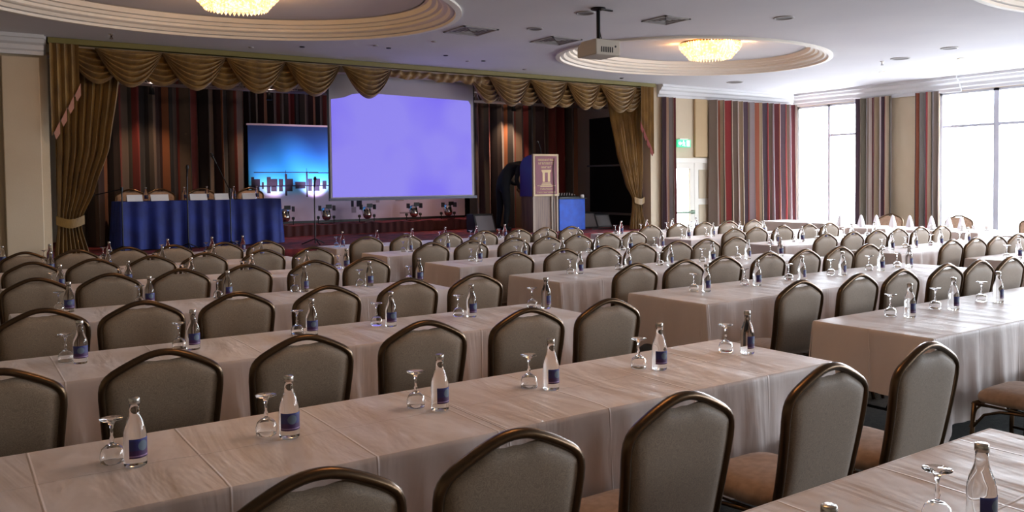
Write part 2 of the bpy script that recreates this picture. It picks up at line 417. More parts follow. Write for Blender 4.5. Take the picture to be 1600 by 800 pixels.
def jabot(x0, x1, z0, z1, label, lin_m, npl=4):
    # x0 outer (long) side, x1 inner (short) side; z0 bottom outer, z1 bottom inner
    o = thing('jabot_tail', label, 'curtain tail')
    mb = MB()
    def fn(u, t):
        k = u*npl; kk = min(npl-1, math.floor(k)); fr = k-kk
        zb = z0+(z1-z0)*(kk+.15)/npl + .05*fr
        tri = abs(2*fr-1)
        return (x0+(x1-x0)*u, YF-.12-.045*tri-.02, zt-(zt-zb)*t)
    mb.grid(60, 20, fn); mb.build('pleats', goldm, o)
    ml = MB()
    for k in range(npl):
        xa = x0+(x1-x0)*(k+.30)/npl; xb = x0+(x1-x0)*(k+1.15)/npl; yy = YF-.195
        zb = z0+(z1-z0)*(k+.15)/npl
        ml.add([(xa, yy, zb+.03), (xb, yy+.012, zb+.19), (xb, yy+.012, zb+.03), (xa+(xb-xa)*.35, yy, zb-.05)], [(0, 1, 2, 3)])
        ml.add([(xa, yy+.01, zb+.03), (xb, yy+.022, zb+.19), (xb, yy+.022, zb+.03), (xa+(xb-xa)*.35, yy+.01, zb-.05)], [(3, 2, 1, 0)])
    ml.build('lining', lin_m, o)
jabot(1.13, 1.47, 2.28, 2.95, 'pleated gold jabot with zigzag pale lining at the left end of the valance', liningm)
jabot(11.72, 11.38, 2.15, 2.75, 'pleated gold jabot with red lining at the right end of the valance', liningr)

# ------------------------------------------------------------------ striped curtains
def striped(name, label, p0, p1, ztop, zbot, m, waves=None, amp=.06, full=1.9, off=0.0, group=None, flare=0.0):
    p0, p1 = Vector((p0[0], p0[1], 0)), Vector((p1[0], p1[1], 0)); d = p1-p0; L = d.length; t_ = d.normalized(); nn = Vector((t_.y, -t_.x, 0))
    nw = waves or max(3, round(L/.19)); mb = MB()
    rnd = random.Random(int(L*100)); ph0 = rnd.random()*6
    def fn(u, v):
        a = 2*PI*nw*u + ph0 + .9*math.sin(2*PI*u*nw/4.3)
        z = ztop+(zbot-ztop)*v
        k = 1+flare*v
        A = amp*(.75+.35*v+.25*math.sin(u*11))
        return p0 + t_*((u-.5)*L*k+L/2 + .25*A*math.sin(2*a)) + nn*(A*math.sin(a)+.004*math.sin(9*v+a)) + Vector((0, 0, z))
    mb.grid(nw*12, 14, fn, lambda u, v: (u*L*full+off, v))
    o = mb.build(name, m, smooth=True)
    return tag(o, label, 'curtain', group)
striped('striped_curtain', 'narrow striped curtain just right of the gold stage curtain', (12.04, YF-.10), (12.40, YF-.10), 3.33, .02, stripeA, 4, .05, 2.0, .52, flare=.08)
striped('striped_curtain', 'wide striped red and taupe curtain between glass door and window corner', (13.42, YF-.16), (16.20, YF-.16), 3.33, .02, stripeA, 14, .12, 1.6, .0)
striped('striped_curtain', 'striped curtain left of the wall pier between the two windows', (XW-.13, 10.80), (XW-.13, 9.97), 3.33, .02, stripeA, 6, .055, 1.7, .55)
striped('striped_curtain', 'striped curtain right of the wall pier, beside the right-hand window', (XW-.13, 9.45), (XW-.13, 8.98), 3.33, .02, stripeA, 4, .05, 2.0, .25)
striped('striped_curtain', 'dark striped stage curtain behind the blue head table', (1.60, 15.12), (4.42, 15.12), 3.50, ZS+.01, stripeB, 10, .10, 1.6, .2)
striped('striped_curtain', 'dark striped stage curtain behind the lectern, right of the backdrop', (8.95, 14.75), (11.72, 14.75), 3.50, ZS+.01, stripeB, 10, .10, 1.6, 1.2)
striped('striped_curtain', 'striped curtain at the rear of the stage above the backdrop', (3.6, 16.70), (11.2, 16.70), 3.6, ZR+.01, stripeB, 46, .06, 1.5, .0)

# ------------------------------------------------------------------ door with panic bar, exit sign
d = thing('door_1', None, None); d['kind'] = 'structure'
mb = MB(); y0 = YF-.03
mb.box((DX0, y0, 0), (DX0+.09, YF+.08, DZ-.02)).box((DX1-.09, y0, 0), (DX1, YF+.08, DZ-.02)).box((DX0, y0, DZ-.02), (DX1, YF+.08, DZ+.08)).build('door_frame', plaster, d)
mb = MB(); a, b = DX0+.09, 13.05
mb.box((a, YF+.01, .02), (a+.06, YF+.06, DZ-.02)).box((b-.12, YF+.01, .02), (b, YF+.06, DZ-.02)).box((a+.06, YF+.01, DZ-.14), (b-.12, YF+.06, DZ-.02)).box((a+.06, YF+.01, .02), (b-.12, YF+.06, .25)).build('door_leaf', plaster, d)
MB().add([(a+.06, YF+.035, .25), (b-.12, YF+.035, .25), (b-.12, YF+.035, DZ-.14), (a+.06, YF+.035, DZ-.14)], [(0, 1, 2, 3)]).build('pane', panem, d)
mb = MB().tube([(a+.05, YF-.06, .97), (b-.08, YF-.06, .97)], .022, 10)
mb.box((a+.03, YF-.06, .93), (a+.08, YF+.01, 1.01)).box((b-.10, YF-.06, .93), (b-.05, YF+.01, 1.01)).build('push_bar', mat('bar_green', (120, 140, 120), .4, .3), d)
mb = MB(); a, b = 13.06, DX1-.09
mb.box((a, YF+.01, .02), (b, YF+.06, DZ-.02)); mb.build('door_leaf', plaster, d, bevel=.004)
mb = MB().box((a+.12, YF-.0, 1.25), (b-.10, YF+.012, DZ-.16)).box((a+.12, YF-.0, .2), (b-.10, YF+.012, 1.12)); mb.build('door_panel', wallm, d, bevel=.01)
struct('trim_12', MB().box((13.02, YF-.06, DZ+.10), (13.40, YF, ZC-.24)), mat('shadow_brown', (184, 158, 120), .7), bevel=.02)  # raised brown strip standing in for the curtain's soft shadow on the wall

ex = thing('exit_sign', 'small green lit exit sign with running man above the glass door', 'sign', (12.63, YF-.10, 2.40))
green = mat('exit_green', (40, 170, 110), .5, emit=.55, ecol=(60, 200, 140)); exw = mat('exit_white', (235, 255, 245), .5, emit=.9)
MB().box((-.19, -.02, -.08), (.19, .02, .08)).build('sign_box', green, ex, bevel=.006)
MB().tube([(0, 0, .08), (0, 0, .09)], .01).box((-.12, -.015, .078), (.12, .095, .10)).build('bracket', plaster, ex)
mb = MB(); yy = -.0215
def flat(mb, pts, y=yy): mb.add([(x, y, z) for x, z in pts], [tuple(range(len(pts)))])
# arrow, running figure, doorway
flat(mb, [(-.165, 0), (-.115, -.045), (-.115, .045)]); flat(mb, [(-.116, -.016), (-.07, -.016), (-.07, .016), (-.116, .016)])
flat(mb, [(.07, -.06), (.15, -.06), (.15, .06), (.07, .06)])
flat(mb, [(-.02+.016*math.cos(t*PI/5), .045+.016*math.sin(t*PI/5)) for t in range(10)])
flat(mb, [(-.035, .025), (-.012, .030), (.005, -.012), (-.018, -.018)]); flat(mb, [(-.018, -.012), (.004, -.012), (.03, -.055), (.015, -.058)])
flat(mb, [(-.018, -.016), (-.002, -.020), (-.03, -.05), (-.055, -.042), (-.052, -.034), (-.032, -.038)]); flat(mb, [(-.02, .026), (.0, .026), (.03, .006), (.024, .0), (.0, .012)])
flat(mb, [(-.035, .026), (-.022, .022), (-.045, -.004), (-.058, .002)])
mb.build('pictogram', exw, ex)
# small dark red call point on the far left of the wall
tag(MB().box((.12, YF-.03, 1.37), (.19, YF, 1.46)).build('call_point', mat('callpoint_red', (90, 22, 24), .5), bevel=.008), 'small dark red call point on the cream wall at far left', 'call point')

# ------------------------------------------------------------------ ceiling fittings
def vent(x, y, s=.52, label=''):
    o = thing('ceiling_vent', label, 'vent', (x, y, ZC))
    mb = MB().box((-s/2, -s/2, -.012), (s/2, -s/2+.03, 0)).box((-s/2, s/2-.03, -.012), (s/2, s/2, 0)).box((-s/2, -s/2, -.012), (-s/2+.03, s/2, 0)).box((s/2-.03, -s/2, -.012), (s/2, s/2, 0))
    mb.build('frame', greym, o)
    mb = MB()
    for k in (.20, .15, .10, .05): mb.box((-k, -k, -.012+k*.03), (k, -k+.012, -.002)).box((-k, k-.012, -.012+k*.03), (k, k, -.002)).box((-k, -k, -.012+k*.03), (-k+.012, k, -.002)).box((k-.012, -k, -.012+k*.03), (k, k, -.002))
    mb.build('louvre', greym, o)
    MB().box((-s/2+.02, -s/2+.02, -.003), (s/2-.02, s/2-.02, -.001)).build('backing', darkgrey, o)
vent(5.62, 9.25, .52, 'square grey ceiling vent just right of the large left oval recess')
vent(7.02, 9.30, .52, 'square grey ceiling vent between projector and left tip of right oval')
vent(7.30, 7.45, .42, 'square grey ceiling vent to the right of the projector mount')
def speaker(x, y, r, label, lit=False):
    o = thing('downlight' if lit else 'ceiling_speaker', label, 'downlight' if lit else 'ceiling speaker', (x, y, ZC), group=None)
    MB().lathe([(r*.82, -.004), (r*.84, -.012), (r, -.010), (r+.004, 0)], 28).build('rim', plaster if lit else greym, o, smooth=True)
    MB().lathe([(.0005, -.006), (r*.83, -.005)], 28).build('lens' if lit else 'grille', mat('lamp_lens', (255, 240, 215), .5, emit=6, ecol=(255, 236, 205)) if lit else darkgrey, o)
for x, y, r, l in [(6.18, 7.62, .11, 'round grey ceiling speaker just left of the projector mount'), (6.25, 8.72, .10, 'round grey ceiling speaker between the two square vents left of the projector'),
                   (8.45, 6.62, .12, 'round ceiling speaker above and right of the right oval recess'), (12.95, 7.85, .15, 'round ceiling speaker between right oval and the window cornice'),
                   (13.05, 11.40, .16, 'round ceiling speaker near the cornice above the wide striped curtain'), (12.6, 6.85, .12, 'small round ceiling speaker nearest the right-hand window')]:
    speaker(x, y, r, l)
for x, y, l in [(15.2, 11.4, 'lit round downlight nearest the window corner of the ceiling'), (14.3, 9.0, 'lit round downlight above the wall pier between windows'), (13.9, 7.35, 'lit round downlight before the right-hand window')]:
    speaker(x, y, .07, l, True)
def sprinkler(x, y, z, label):
    o = thing('sprinkler', label, 'sprinkler', (x, y, z))
    MB().lathe([(.001, 0), (.035, 0), (.035, -.008), (.012, -.012), (.010, -.045), (.001, -.046)], 16).build('body', chromem, o, smooth=True)
    MB().lathe([(.001, -.06), (.022, -.058), (.022, -.064), (.001, -.066)], 14).tube([(.012, 0, -.04), (.016, 0, -.06)], .003, 5).tube([(-.012, 0, -.04), (-.016, 0, -.06)], .003, 5).build('deflector', legm, o)
for x, y, z, l in [(1.78, 11.75, ZC, 'sprinkler head on the ceiling above the left stage curtain'), (13.0, 8.20, ZC, 'dark sprinkler head right of the right oval recess'),
                   (10.6, 8.2, ZC+.18, 'sprinkler head inside the right oval recess')]: sprinkler(x, y, z, l)
i = 0
for x, y in [(5.05, 10.9), (5.3, 11.0), (5.6, 10.2), (6.35, 11.2), (6.95, 11.55), (7.15, 11.4), (8.3, 11.9), (10.6, 12.0), (3.6, 11.9), (4.2, 11.5)]:
    o = MB().lathe([(.001, -.012), (.030, -.012), (.038, -.004), (.038, 0)], 16).build('ceiling_spotlight', blackm if i % 2 else greym, loc=(x, y, ZC), smooth=True)
    tag(o, 'tiny dark recessed spotlight in the ceiling in front of the stage', 'spotlight', 'tiny dark ceiling spotlights before the stage'); i += 1

# chandeliers ------------------------------------------------------
crys = bpy.data.materials.new('lit_crystal'); crys.use_nodes = True
b = crys.node_tree.nodes['Principled BSDF']; b.inputs['Roughness'].default_value = .15; b.inputs['Base Color'].default_value = lin((250, 225, 190))
_v = objco(crys); _n = nd(crys, 'ShaderNodeTexVoronoi', i_Scale=20); lk(crys, _v, _n.inputs['Vector'])
_r = nd(crys, 'ShaderNodeValToRGB'); _r.color_ramp.elements[0].position = .0; _r.color_ramp.elements[0].color = (1, .87, .64, 1); _r.color_ramp.elements[1].position = .55; _r.color_ramp.elements[1].color = (.50, .24, .09, 1)
lk(crys, _n.outputs['Distance'], _r.inputs['Fac']); lk(crys, _r.outputs['Color'], b.inputs['Emission Color']); b.inputs['Emission Strength'].default_value = 1.0
brass = mat('brass', (190, 140, 70), .3, 1)
def chandelier(x, y, r, label):
    o = thing('chandelier', label, 'chandelier', (x, y, ZC+.18))
    MB().lathe([(.001, 0), (r*.99, 0), (r, -.02), (r*.97, -.03)], 48).build('rim', brass, o, smooth=True)
    prof = [(1, -.03), (.985, -.065), (.93, -.105), (.85, -.145), (.77, -.185), (.70, -.225), (.50, -.24), (.001, -.245)]
    MB().lathe([(r*.93*a, z*.97+.004) for a, z in prof], 40).build('bowl', crys, o, smooth=True)
    mb = MB()
    for k, (a, z) in enumerate(prof[:7]):
        n = int(64*max(a, .3))
        for i in range(n):
            t = 2*PI*(i+.5*(k % 2))/n; cx, cy = r*a*math.cos(t), r*a*math.sin(t); s = .017; hh = .028
            mb.add([(cx+s, cy, z), (cx, cy+s, z), (cx-s, cy, z), (cx, cy-s, z), (cx, cy, z+hh*.7), (cx, cy, z-hh)],
                   [(0, 1, 4), (1, 2, 4), (2, 3, 4), (3, 0, 4), (1, 0, 5), (2, 1, 5), (3, 2, 5), (0, 3, 5)])
    q = mb.build('crystal_drops', crys, o); q['kind'] = 'stuff'
    li = bpy.data.lights.new('chandelier_lamp', 'POINT'); li.energy = CHAND; li.color = (1, .60, .28); li.shadow_soft_size = .22
    lo = bpy.data.objects.new('chandelier_lamp', li); C.objects.link(lo); lo.parent = o; lo.location = (0, 0, -.55)
    # rim glow onto the recess, lamps sitting behind the crystal edge
    for k in range(6):
        a = k*PI/3+.3
        l2 = bpy.data.lights.new('rim_lamp', 'POINT'); l2.energy = CHAND*.16; l2.color = (1, .50, .20); l2.shadow_soft_size = .03
        p = bpy.data.objects.new('rim_lamp', l2); C.objects.link(p); p.parent = o; p.location = (math.cos(a)*(r+.06), math.sin(a)*(r+.06), -.10)
for x, y, l in [(2.62, 9.15, 'large lit crystal bowl chandelier in the left oval recess, cut by the top edge'), (9.88, 9.12, 'lit crystal bowl chandelier in the right oval recess'),
                (9.9, 2.75, 'crystal chandelier in the nearer right recess, outside the picture'), (2.5, 2.75, 'crystal chandelier in the recess above the camera, outside the picture')]:
    chandelier(x, y, .47, l)

# projector ---------------------------------------------------------
pr = thing('projector', 'ceiling-mounted projector hanging on a black pole before the right oval', 'projector', (6.15, 7.35, ZC))
MB().lathe([(.001, 0), (.085, 0), (.085, -.015), (.03, -.03), (.001, -.03)], 20).box((.0, -.012, -.02), (.20, .012, -.006)).build('ceiling_plate', blackmetal, pr)
MB().tube([(0, 0, -.02), (0, 0, -.36)], .022, 12).tube([(.05, 0, -.38), (.02, 0, -.26)], .006, 6).box((-.07, -.06, -.375), (.07, .06, -.355)).build('pole', blackmetal, pr)
mb = MB(); hx, hy, z0, z1 = .17, .18, -.55, -.375
P = [(-hx, -hy, z0), (hx, -hy, z0), (hx, hy, z0), (-hx, hy, z0), (-hx, -hy, z1), (hx, -hy, z1), (hx, hy*.55, z1), (-hx, hy*.55, z1), (hx, hy, z1-.06), (-hx, hy, z1-.06)]
mb.add(P, [(0, 3, 2, 1), (4, 5, 6, 7), (0, 1, 5, 4), (1, 2, 8, 6, 5), (2, 3, 9, 8), (8, 9, 7, 6), (3, 0, 4, 7, 9)])
body = mb.build('body', mat('projector_shell', (186, 180, 168), .5), pr, bevel=.012)
MB().tube([(.05, hy-.01, -.48), (.05, hy+.05, -.48)], .045, 20).build('lens', blackm, pr)
mb = MB()
for k in range(6): mb.box((-.10+k*.03, -hy-.003, -.52), (-.085+k*.03, -hy+.001, -.46))
mb.tube([(.10, -hy-.004, -.45), (.10, -hy+.002, -.45)], .012, 10); mb.build('rear_ports', blackm, pr)
pr.rotation_euler = (0, 0, R(-3))
pj = bpy.data.lights.new('projector_beam', 'SPOT'); pj.energy = 35; pj.color = (.28, .22, 1.0); pj.spot_size = R(46); pj.spot_blend = .5; pj.shadow_soft_size = .03
po = bpy.data.objects.new('projector_beam', pj); C.objects.link(po); po.parent = pr; po.location = (.05, .26, -.48)
po.rotation_euler = (Vector((.55, 5.3, -.75))).to_track_quat('-Z', 'Y').to_euler()

# ------------------------------------------------------------------ projection screen
SY = YF+.30
sc = thing('projection_screen', 'large pull-down projection screen glowing lavender blue above the stage', 'projection screen')
xs0, xs1, zs0, zs1 = 5.10, 7.80, 1.41, 3.42
MB().box((xs0, SY, zs0), (xs1, SY+.008, zs1)).build('screen_sheet', mat('screen_vinyl', (150, 145, 150), .8), sc)
bk = mat('screen_black', (16, 12, 28), .7)
for a_, b_ in ((xs0-.03, xs0), (xs1, xs1+.02)): MB().box((a_, SY-.001, zs0-.02), (b_, SY+.010, zs1)).build('border', bk, sc)
MB().box((xs0-.03, SY-.012, zs0-.045), (xs1+.05, SY+.018, zs0)).build('bottom_bar', mat('bar_blue_black', (20, 14, 60), .4), sc)
scm = bpy.data.materials.new('projected_picture'); scm.use_nodes = True
b = scm.node_tree.nodes['Principled BSDF']; b.inputs['Base Color'].default_value = lin((60, 58, 70)); b.inputs['Roughness'].default_value = .9
_v = objco(scm, (.6, .6, .6)); _n = nd(scm, 'ShaderNodeTexNoise', i_Scale=1.2, i_Detail=2); lk(scm, _v, _n.inputs['Vector'])
_r = nd(scm, 'ShaderNodeValToRGB'); _r.color_ramp.elements[0].position = .38; _r.color_ramp.elements[0].color = lin((122, 108, 240)); _r.color_ramp.elements[1].position = .55; _r.color_ramp.elements[1].color = lin((140, 130, 238))
lk(scm, _n.outputs['Fac'], _r.inputs['Fac']); lk(scm, _r.outputs['Color'], b.inputs['Emission Color']); b.inputs['Emission Strength'].default_value = SCREEN
pts = [(xs0+.03, 1.425), (xs1-.045, 1.425), (xs1-.055, 3.02), (xs1-.10, 3.09), (xs0+.62, 3.13), (xs0+.40, 3.10), (xs0+.25, 3.04), (xs0+.03, 3.00)]
MB().add([(x, SY-.004, z) for x, z in pts], [tuple(range(len(pts)))]).build('projected_picture', scm, sc)

# backdrop ----------------------------------------------------------
BY = 16.2; bx0, bx1, bz0, bz1 = 4.80, 9.62, .92, 2.80
bd = thing('backdrop', 'printed backdrop with a blue skyline reflected in water, behind the screen', 'backdrop')
bm_ = bpy.data.materials.new('backdrop_print'); bm_.use_nodes = True
b = bm_.node_tree.nodes['Principled BSDF']; b.inputs['Roughness'].default_value = .7
t = nd(bm_, 'ShaderNodeTexCoord'); sp = nd(bm_, 'ShaderNodeSeparateXYZ'); lk(bm_, t.outputs['Object'], sp.inputs[0])
mr = nd(bm_, 'ShaderNodeMapRange'); mr.inputs['From Min'].default_value = bz0; mr.inputs['From Max'].default_value = bz1; lk(bm_, sp.outputs[2], mr.inputs['Value'])
r = nd(bm_, 'ShaderNodeValToRGB'); cr = r.color_ramp
for i, (p, c) in enumerate([(0, (196, 180, 205)), (.27, (190, 184, 220)), (.31, (150, 205, 240)), (.42, (60, 190, 245)), (.50, (30, 150, 225)), (.74, (24, 96, 176)), (1, (14, 52, 104))]):
    e = cr.elements[i] if i < 2 else cr.elements.new(p); e.position = p; e.color = lin(c)
lk(bm_, mr.outputs[0], r.inputs['Fac'])
# a glow patch printed in the sky
vm = nd(bm_, 'ShaderNodeVectorMath', operation='DISTANCE'); vm.inputs[1].default_value = (5.55, BY, 1.95); lk(bm_, t.outputs['Object'], vm.inputs[0])
r2 = nd(bm_, 'ShaderNodeValToRGB'); r2.color_ramp.elements[0].color = (1, 1, 1, 1); r2.color_ramp.elements[1].color = (0, 0, 0, 1); r2.color_ramp.elements[1].position = .75; lk(bm_, vm.outputs['Value'], r2.inputs['Fac'])
mx = nd(bm_, 'ShaderNodeMix', data_type='RGBA'); lk(bm_, r2.outputs['Color'], mx.inputs[0]); lk(bm_, r.outputs['Color'], mx.inputs[6])
mx.inputs[7].default_value = lin((20, 150, 235)); lk(bm_, mx.outputs[2], b.inputs['Base Color'])
MB().box((bx0, BY, bz0), (bx1, BY+.03, bz1)).build('print', bm_, bd)
MB().box((bx0-.02, BY-.012, bz1), (bx1+.02, BY+.042, bz1+.035)).build('top_rail', mat('pale_rail', (200, 186, 190), .5), bd)
MB().box((bx0, BY+.005, ZR), (bx1, BY+.025, bz0)).build('foot', blackm, bd)
dk = mat('skyline_ink', (18, 18, 44), .8); mb = MB(); rnd = random.Random(3)
zl = 1.66; x = bx0+.05
while x < bx1-.1:
    w = rnd.uniform(.03, .13); h = rnd.choice([.04, .06, .08, .10, .14, .20, .24]); 
    if abs(x-6.95) < .1: h = .5
    mb.box((x, BY-.003, zl-.03), (x+w, BY+.001, zl+h)); mb.box((x, BY-.003, zl-.06-h*.85), (x+w*.9, BY+.001, zl-.04))
    if h > .15: mb.box((x+w*.3, BY-.003, zl+h), (x+w*.5, BY+.001, zl+h+.07))
    x += w+rnd.uniform(-.02, .07)
mb.box((bx0+.1, BY-.003, zl+.22), (6.2, BY+.001, zl+.235)); mb.box((6.0, BY-.003, zl+.21), (7.3, BY+.001, zl+.225)); mb.box((bx0, BY-.003, zl-.05), (bx1-.1, BY+.001, zl-.025))
mb.build('skyline', dk, bd)
# faint sponsor marks low on the print (illegible grey blots)
mb = MB()
for x, z, w, h in [(7.45, 1.25, .08, .10), (7.9, 1.27, .20, .08), (7.2, 1.0, .14, .16), (8.0, 1.0, .24, .03), (6.9, 1.05, .10, .12)]: mb.box((x, BY-.003, z), (x+w, BY+.001, z+h))
mb.build('print_marks', mat('grey_ink', (140, 130, 150), .8), bd)

# par can lights on the riser --------------------------------------
def par(x, label, col, first=[None]):
    loc = (x, 15.62, ZR)
    if first[0] is None:
        o = thing('par_light', label, 'stage light', loc, 0, 'stage lights on the riser')
        MB().tube([(-.16, .0, .13), (-.16, 0, .012), (-.10, 0, .008), (.10, 0, .008), (.16, 0, .012), (.16, 0, .13)], .010, 6).box((-.05, -.05, 0), (.05, .05, .012)).build('yoke', blackmetal, o)
        mb = MB(); mb.lathe([(.001, -.12), (.06, -.12), (.085, -.08), (.09, .0), (.095, .09), (.083, .09), (.078, .0), (.001, -.05)], 20)
        q = mb.build('can', chromem, o, smooth=True, loc=(0, 0, .20)); q.rotation_euler = (R(-28), 0, 0)
        for a_ in (-.18, .14): MB().tube([(a_, 0, .13), (a_+.04, 0, .13)], .03, 8).build('knob', blackm, o)
        for a_, b_ in (((-.15, -.12, .26), (-.14, .02, .36)), ((.14, -.12, .26), (.15, .02, .36)), ((-.06, -.15, .30), (.06, -.14, .38))): MB().box(a_, b_).build('barn_door', blackmetal, o)
        first[0] = o
    else: o = dup(first[0], loc, 0, label)
    li = bpy.data.lights.new('par_beam', 'SPOT'); li.energy = 42; li.color = col; li.spot_size = R(75); li.spot_blend = .8; li.shadow_soft_size = .05
    p = bpy.data.objects.new('par_beam', li); C.objects.link(p); p.parent = o; p.location = (0, .12, .36)
    p.rotation_euler = Vector((0, .5, .75)).to_track_quat('-Z', 'Y').to_euler()
_spec = [(5.30, 'silver stage light on the riser just right of the blue table', (1, .62, .75)), (6.12, 'silver stage light below the left corner of the screen', (.75, .6, 1)),
         (6.98, 'silver stage light second from left below the screen', (1, .62, .8)), (8.03, 'silver stage light third from left below the screen', (1, .62, .72)),
         (8.85, 'silver stage light rightmost below the screen', (1, .5, .6))]
_p0 = None
for a, l, c in _spec:
    par(a, l, c)

# stage truss with hanging lamps ------------------------------------
tr = thing('lighting_truss', 'thin metal lighting truss spanning the stage under the valance', 'truss')
for z, y in ((3.27, 14.3), (3.27, 14.5), (3.46, 14.4)):
    MB().tube([(1.75, y, z), (12.2, y, z)], .018, 8).build('chord', mat('truss_metal', (150, 140, 140), .35, .9), tr)
mb = MB(); x = 1.8
while x < 11.9:
    mb.tube([(x, 14.3, 3.27), (x+.15, 14.4, 3.46), (x+.30, 14.3, 3.27)], .007, 5).tube([(x, 14.5, 3.27), (x+.15, 14.4, 3.46), (x+.30, 14.5, 3.27)], .007, 5); x += .3
q = mb.build('lattice', mat('truss_metal', (150, 140, 140), .35, .9), tr)
MB().tube([(1.6, 14.4, 3.46), (1.9, 14.4, ZC+.3)], .012, 6).tube([(11.8, 14.4, 3.46), (11.8, 14.4, ZC+.3)], .012, 6).build('hanger', blackmetal, tr)
first = None
for x, en, l in [(2.75, 26, 'small stage spotlight hanging on the truss above the head table'), (4.65, 14, 'small stage spotlight on the truss left of the screen'),
              (8.50, 30, 'small stage spotlight on the truss right of the screen'), (9.75, 34, 'small stage spotlight on the truss above the lectern')]:
    if first is None:
        o = first = thing('stage_spotlight', l, 'spotlight', (x, 14.4, 3.27), 0, 'spotlights on the stage truss')
        MB().tube([(0, 0, 0), (0, 0, -.05)], .012, 8).build('clamp', blackmetal, o)
        MB().tube([(0, 0, -.05), (0, 0, -.16)], [.035, .05], 14).build('head', blackmetal, o)
    else: o = dup(first, (x, 14.4, 3.27), 0, l)
    li = bpy.data.lights.new('spot_beam', 'SPOT'); li.energy = en; li.color = (1, .66, .42); li.spot_size = R(80); li.spot_blend = .9; li.shadow_soft_size = .04
    p = bpy.data.objects.new('spot_beam', li); C.objects.link(p); p.parent = o; p.location = (0, 0, -.18); p.rotation_euler = Vector((0, .45, -1)).to_track_quat('-Z', 'Y').to_euler()
    l3 = bpy.data.lights.new('spill', 'POINT'); l3.energy = .9; l3.color = (1, .75, .62); l3.shadow_soft_size = .02
    p3 = bpy.data.objects.new('spill', l3); C.objects.link(p3); p3.parent = o; p3.location = (0, -.12, .06)

# ------------------------------------------------------------------ lectern
lx0, lx1, ly0, ly1 = 9.37, 9.98, 13.2, 13.64
le = thing('lectern', 'tall wooden lectern with maroon sign board on the stage', 'lectern', (0, 0, 0))
MB().box((lx0+.02, ly0+.02, ZS), (lx1-.02, ly1, 1.36)).build('body', woodm, le, bevel=.008)
for a_, b_ in ((lx0, lx0+.05), (lx1-.17, lx1-.13), (lx1-.04, lx1)): MB().box((a_, ly0, ZS), (b_, ly0+.04, 1.36)).build('pilaster_strip', mat('pale_wood', (150, 130, 112), .5), le)
mb = MB(); n = 10
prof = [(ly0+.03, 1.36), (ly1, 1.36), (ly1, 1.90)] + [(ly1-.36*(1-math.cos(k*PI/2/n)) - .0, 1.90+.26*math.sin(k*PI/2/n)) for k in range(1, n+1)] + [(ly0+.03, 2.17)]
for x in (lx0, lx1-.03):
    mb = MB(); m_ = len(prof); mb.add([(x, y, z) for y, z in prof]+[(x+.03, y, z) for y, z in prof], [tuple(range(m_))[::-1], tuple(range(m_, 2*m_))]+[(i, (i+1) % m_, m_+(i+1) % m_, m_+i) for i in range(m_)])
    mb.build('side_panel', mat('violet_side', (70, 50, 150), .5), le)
MB().box((lx0+.03, ly0+.08, 1.80), (lx1-.03, ly1-.05, 1.83)).build('reading_shelf', woodm, le)
MB().box((lx0, ly0-.02, 1.36), (lx1, ly0+.03, 2.18)).build('sign_board', mat('sign_border', (196, 172, 132), .5), le, bevel=.004)
sg = MB().box((lx0+.045, ly0-.026, 1.40), (lx1-.045, ly0-.018, 2.14)).build('sign_face', mat('sign_maroon', (118, 34, 52), .5), le)
gold = mat('sign_gold', (214, 184, 128), .5); mb = MB(); cx = (lx0+lx1)/2; yy = ly0-.028
def dash(x0, x1, z, h, n, rn=random.Random(5)):
    w = (x1-x0)/n
    for k in range(n):
        a = x0+k*w; q = rn.random()
        mb.box((a+w*.12, yy, z), (a+w*.34, yy+.003, z+h))
        if q < .6: mb.box((a+w*.12, yy, z+h*.75), (a+w*.8, yy+.003, z+h))
        if q > .3: mb.box((a+w*.58, yy, z), (a+w*.8, yy+.003, z+h*.9))
dash(cx-.20, cx+.20, 2.045, .045, 10); dash(cx-.19, cx+.19, 1.975, .045, 9); dash(cx-.13, cx+.13, 1.905, .04, 5)
# arch emblem
mb.box((cx-.115, yy, 1.84), (cx+.115, yy+.003, 1.875)); mb.box((cx-.10, yy, 1.82), (cx+.10, yy+.003, 1.84)); mb.box((cx-.09, yy, 1.64), (cx-.035, yy+.003, 1.82)); mb.box((cx+.035, yy, 1.64), (cx+.09, yy+.003, 1.82))
for k in range(5): mb.box((cx-.10-.012*k, yy, 1.615-.018*k), (cx+.10+.012*k, yy+.003, 1.625-.018*k))
dash(cx-.22, cx-.13, 1.555, .022, 4); dash(cx+.13, cx+.22, 1.555, .022, 4); dash(cx-.15, cx+.15, 1.485, .03, 9); dash(cx-.22, cx+.22, 1.425, .022, 14)
mb.build('lettering', gold, sg)
mc = thing('gooseneck_microphone', 'thin black gooseneck microphone standing up from the lectern top', 'microphone', (9.66, 13.32, 2.17))
MB().tube([(0, 0, -.20), (0, 0, .02), (-.02, -.01, .12), (-.06, -.02, .20), (-.09, -.03, .24)], .007, 8).build('stem', blackmetal, mc, smooth=True)
MB().tube([(-.085, -.03, .235), (-.11, -.035, .262)], .016, 10).build('head', blackm, mc)
MB().lathe([(.001, -.34), (.03, -.34), (.03, -.325), (.001, -.32)], 12).build('base', blackm, mc)
cb = MB().tube([(9.86, 13.165, 2.10), (9.84, 13.16, 1.9), (9.86, 13.16, 1.5), (9.83, 13.165, 1.2), (9.84, 13.16, .68)], .007, 6).build('microphone_cable', blackm, smooth=True)
tag(cb, 'black cable hanging down the front of the lectern', 'cable')

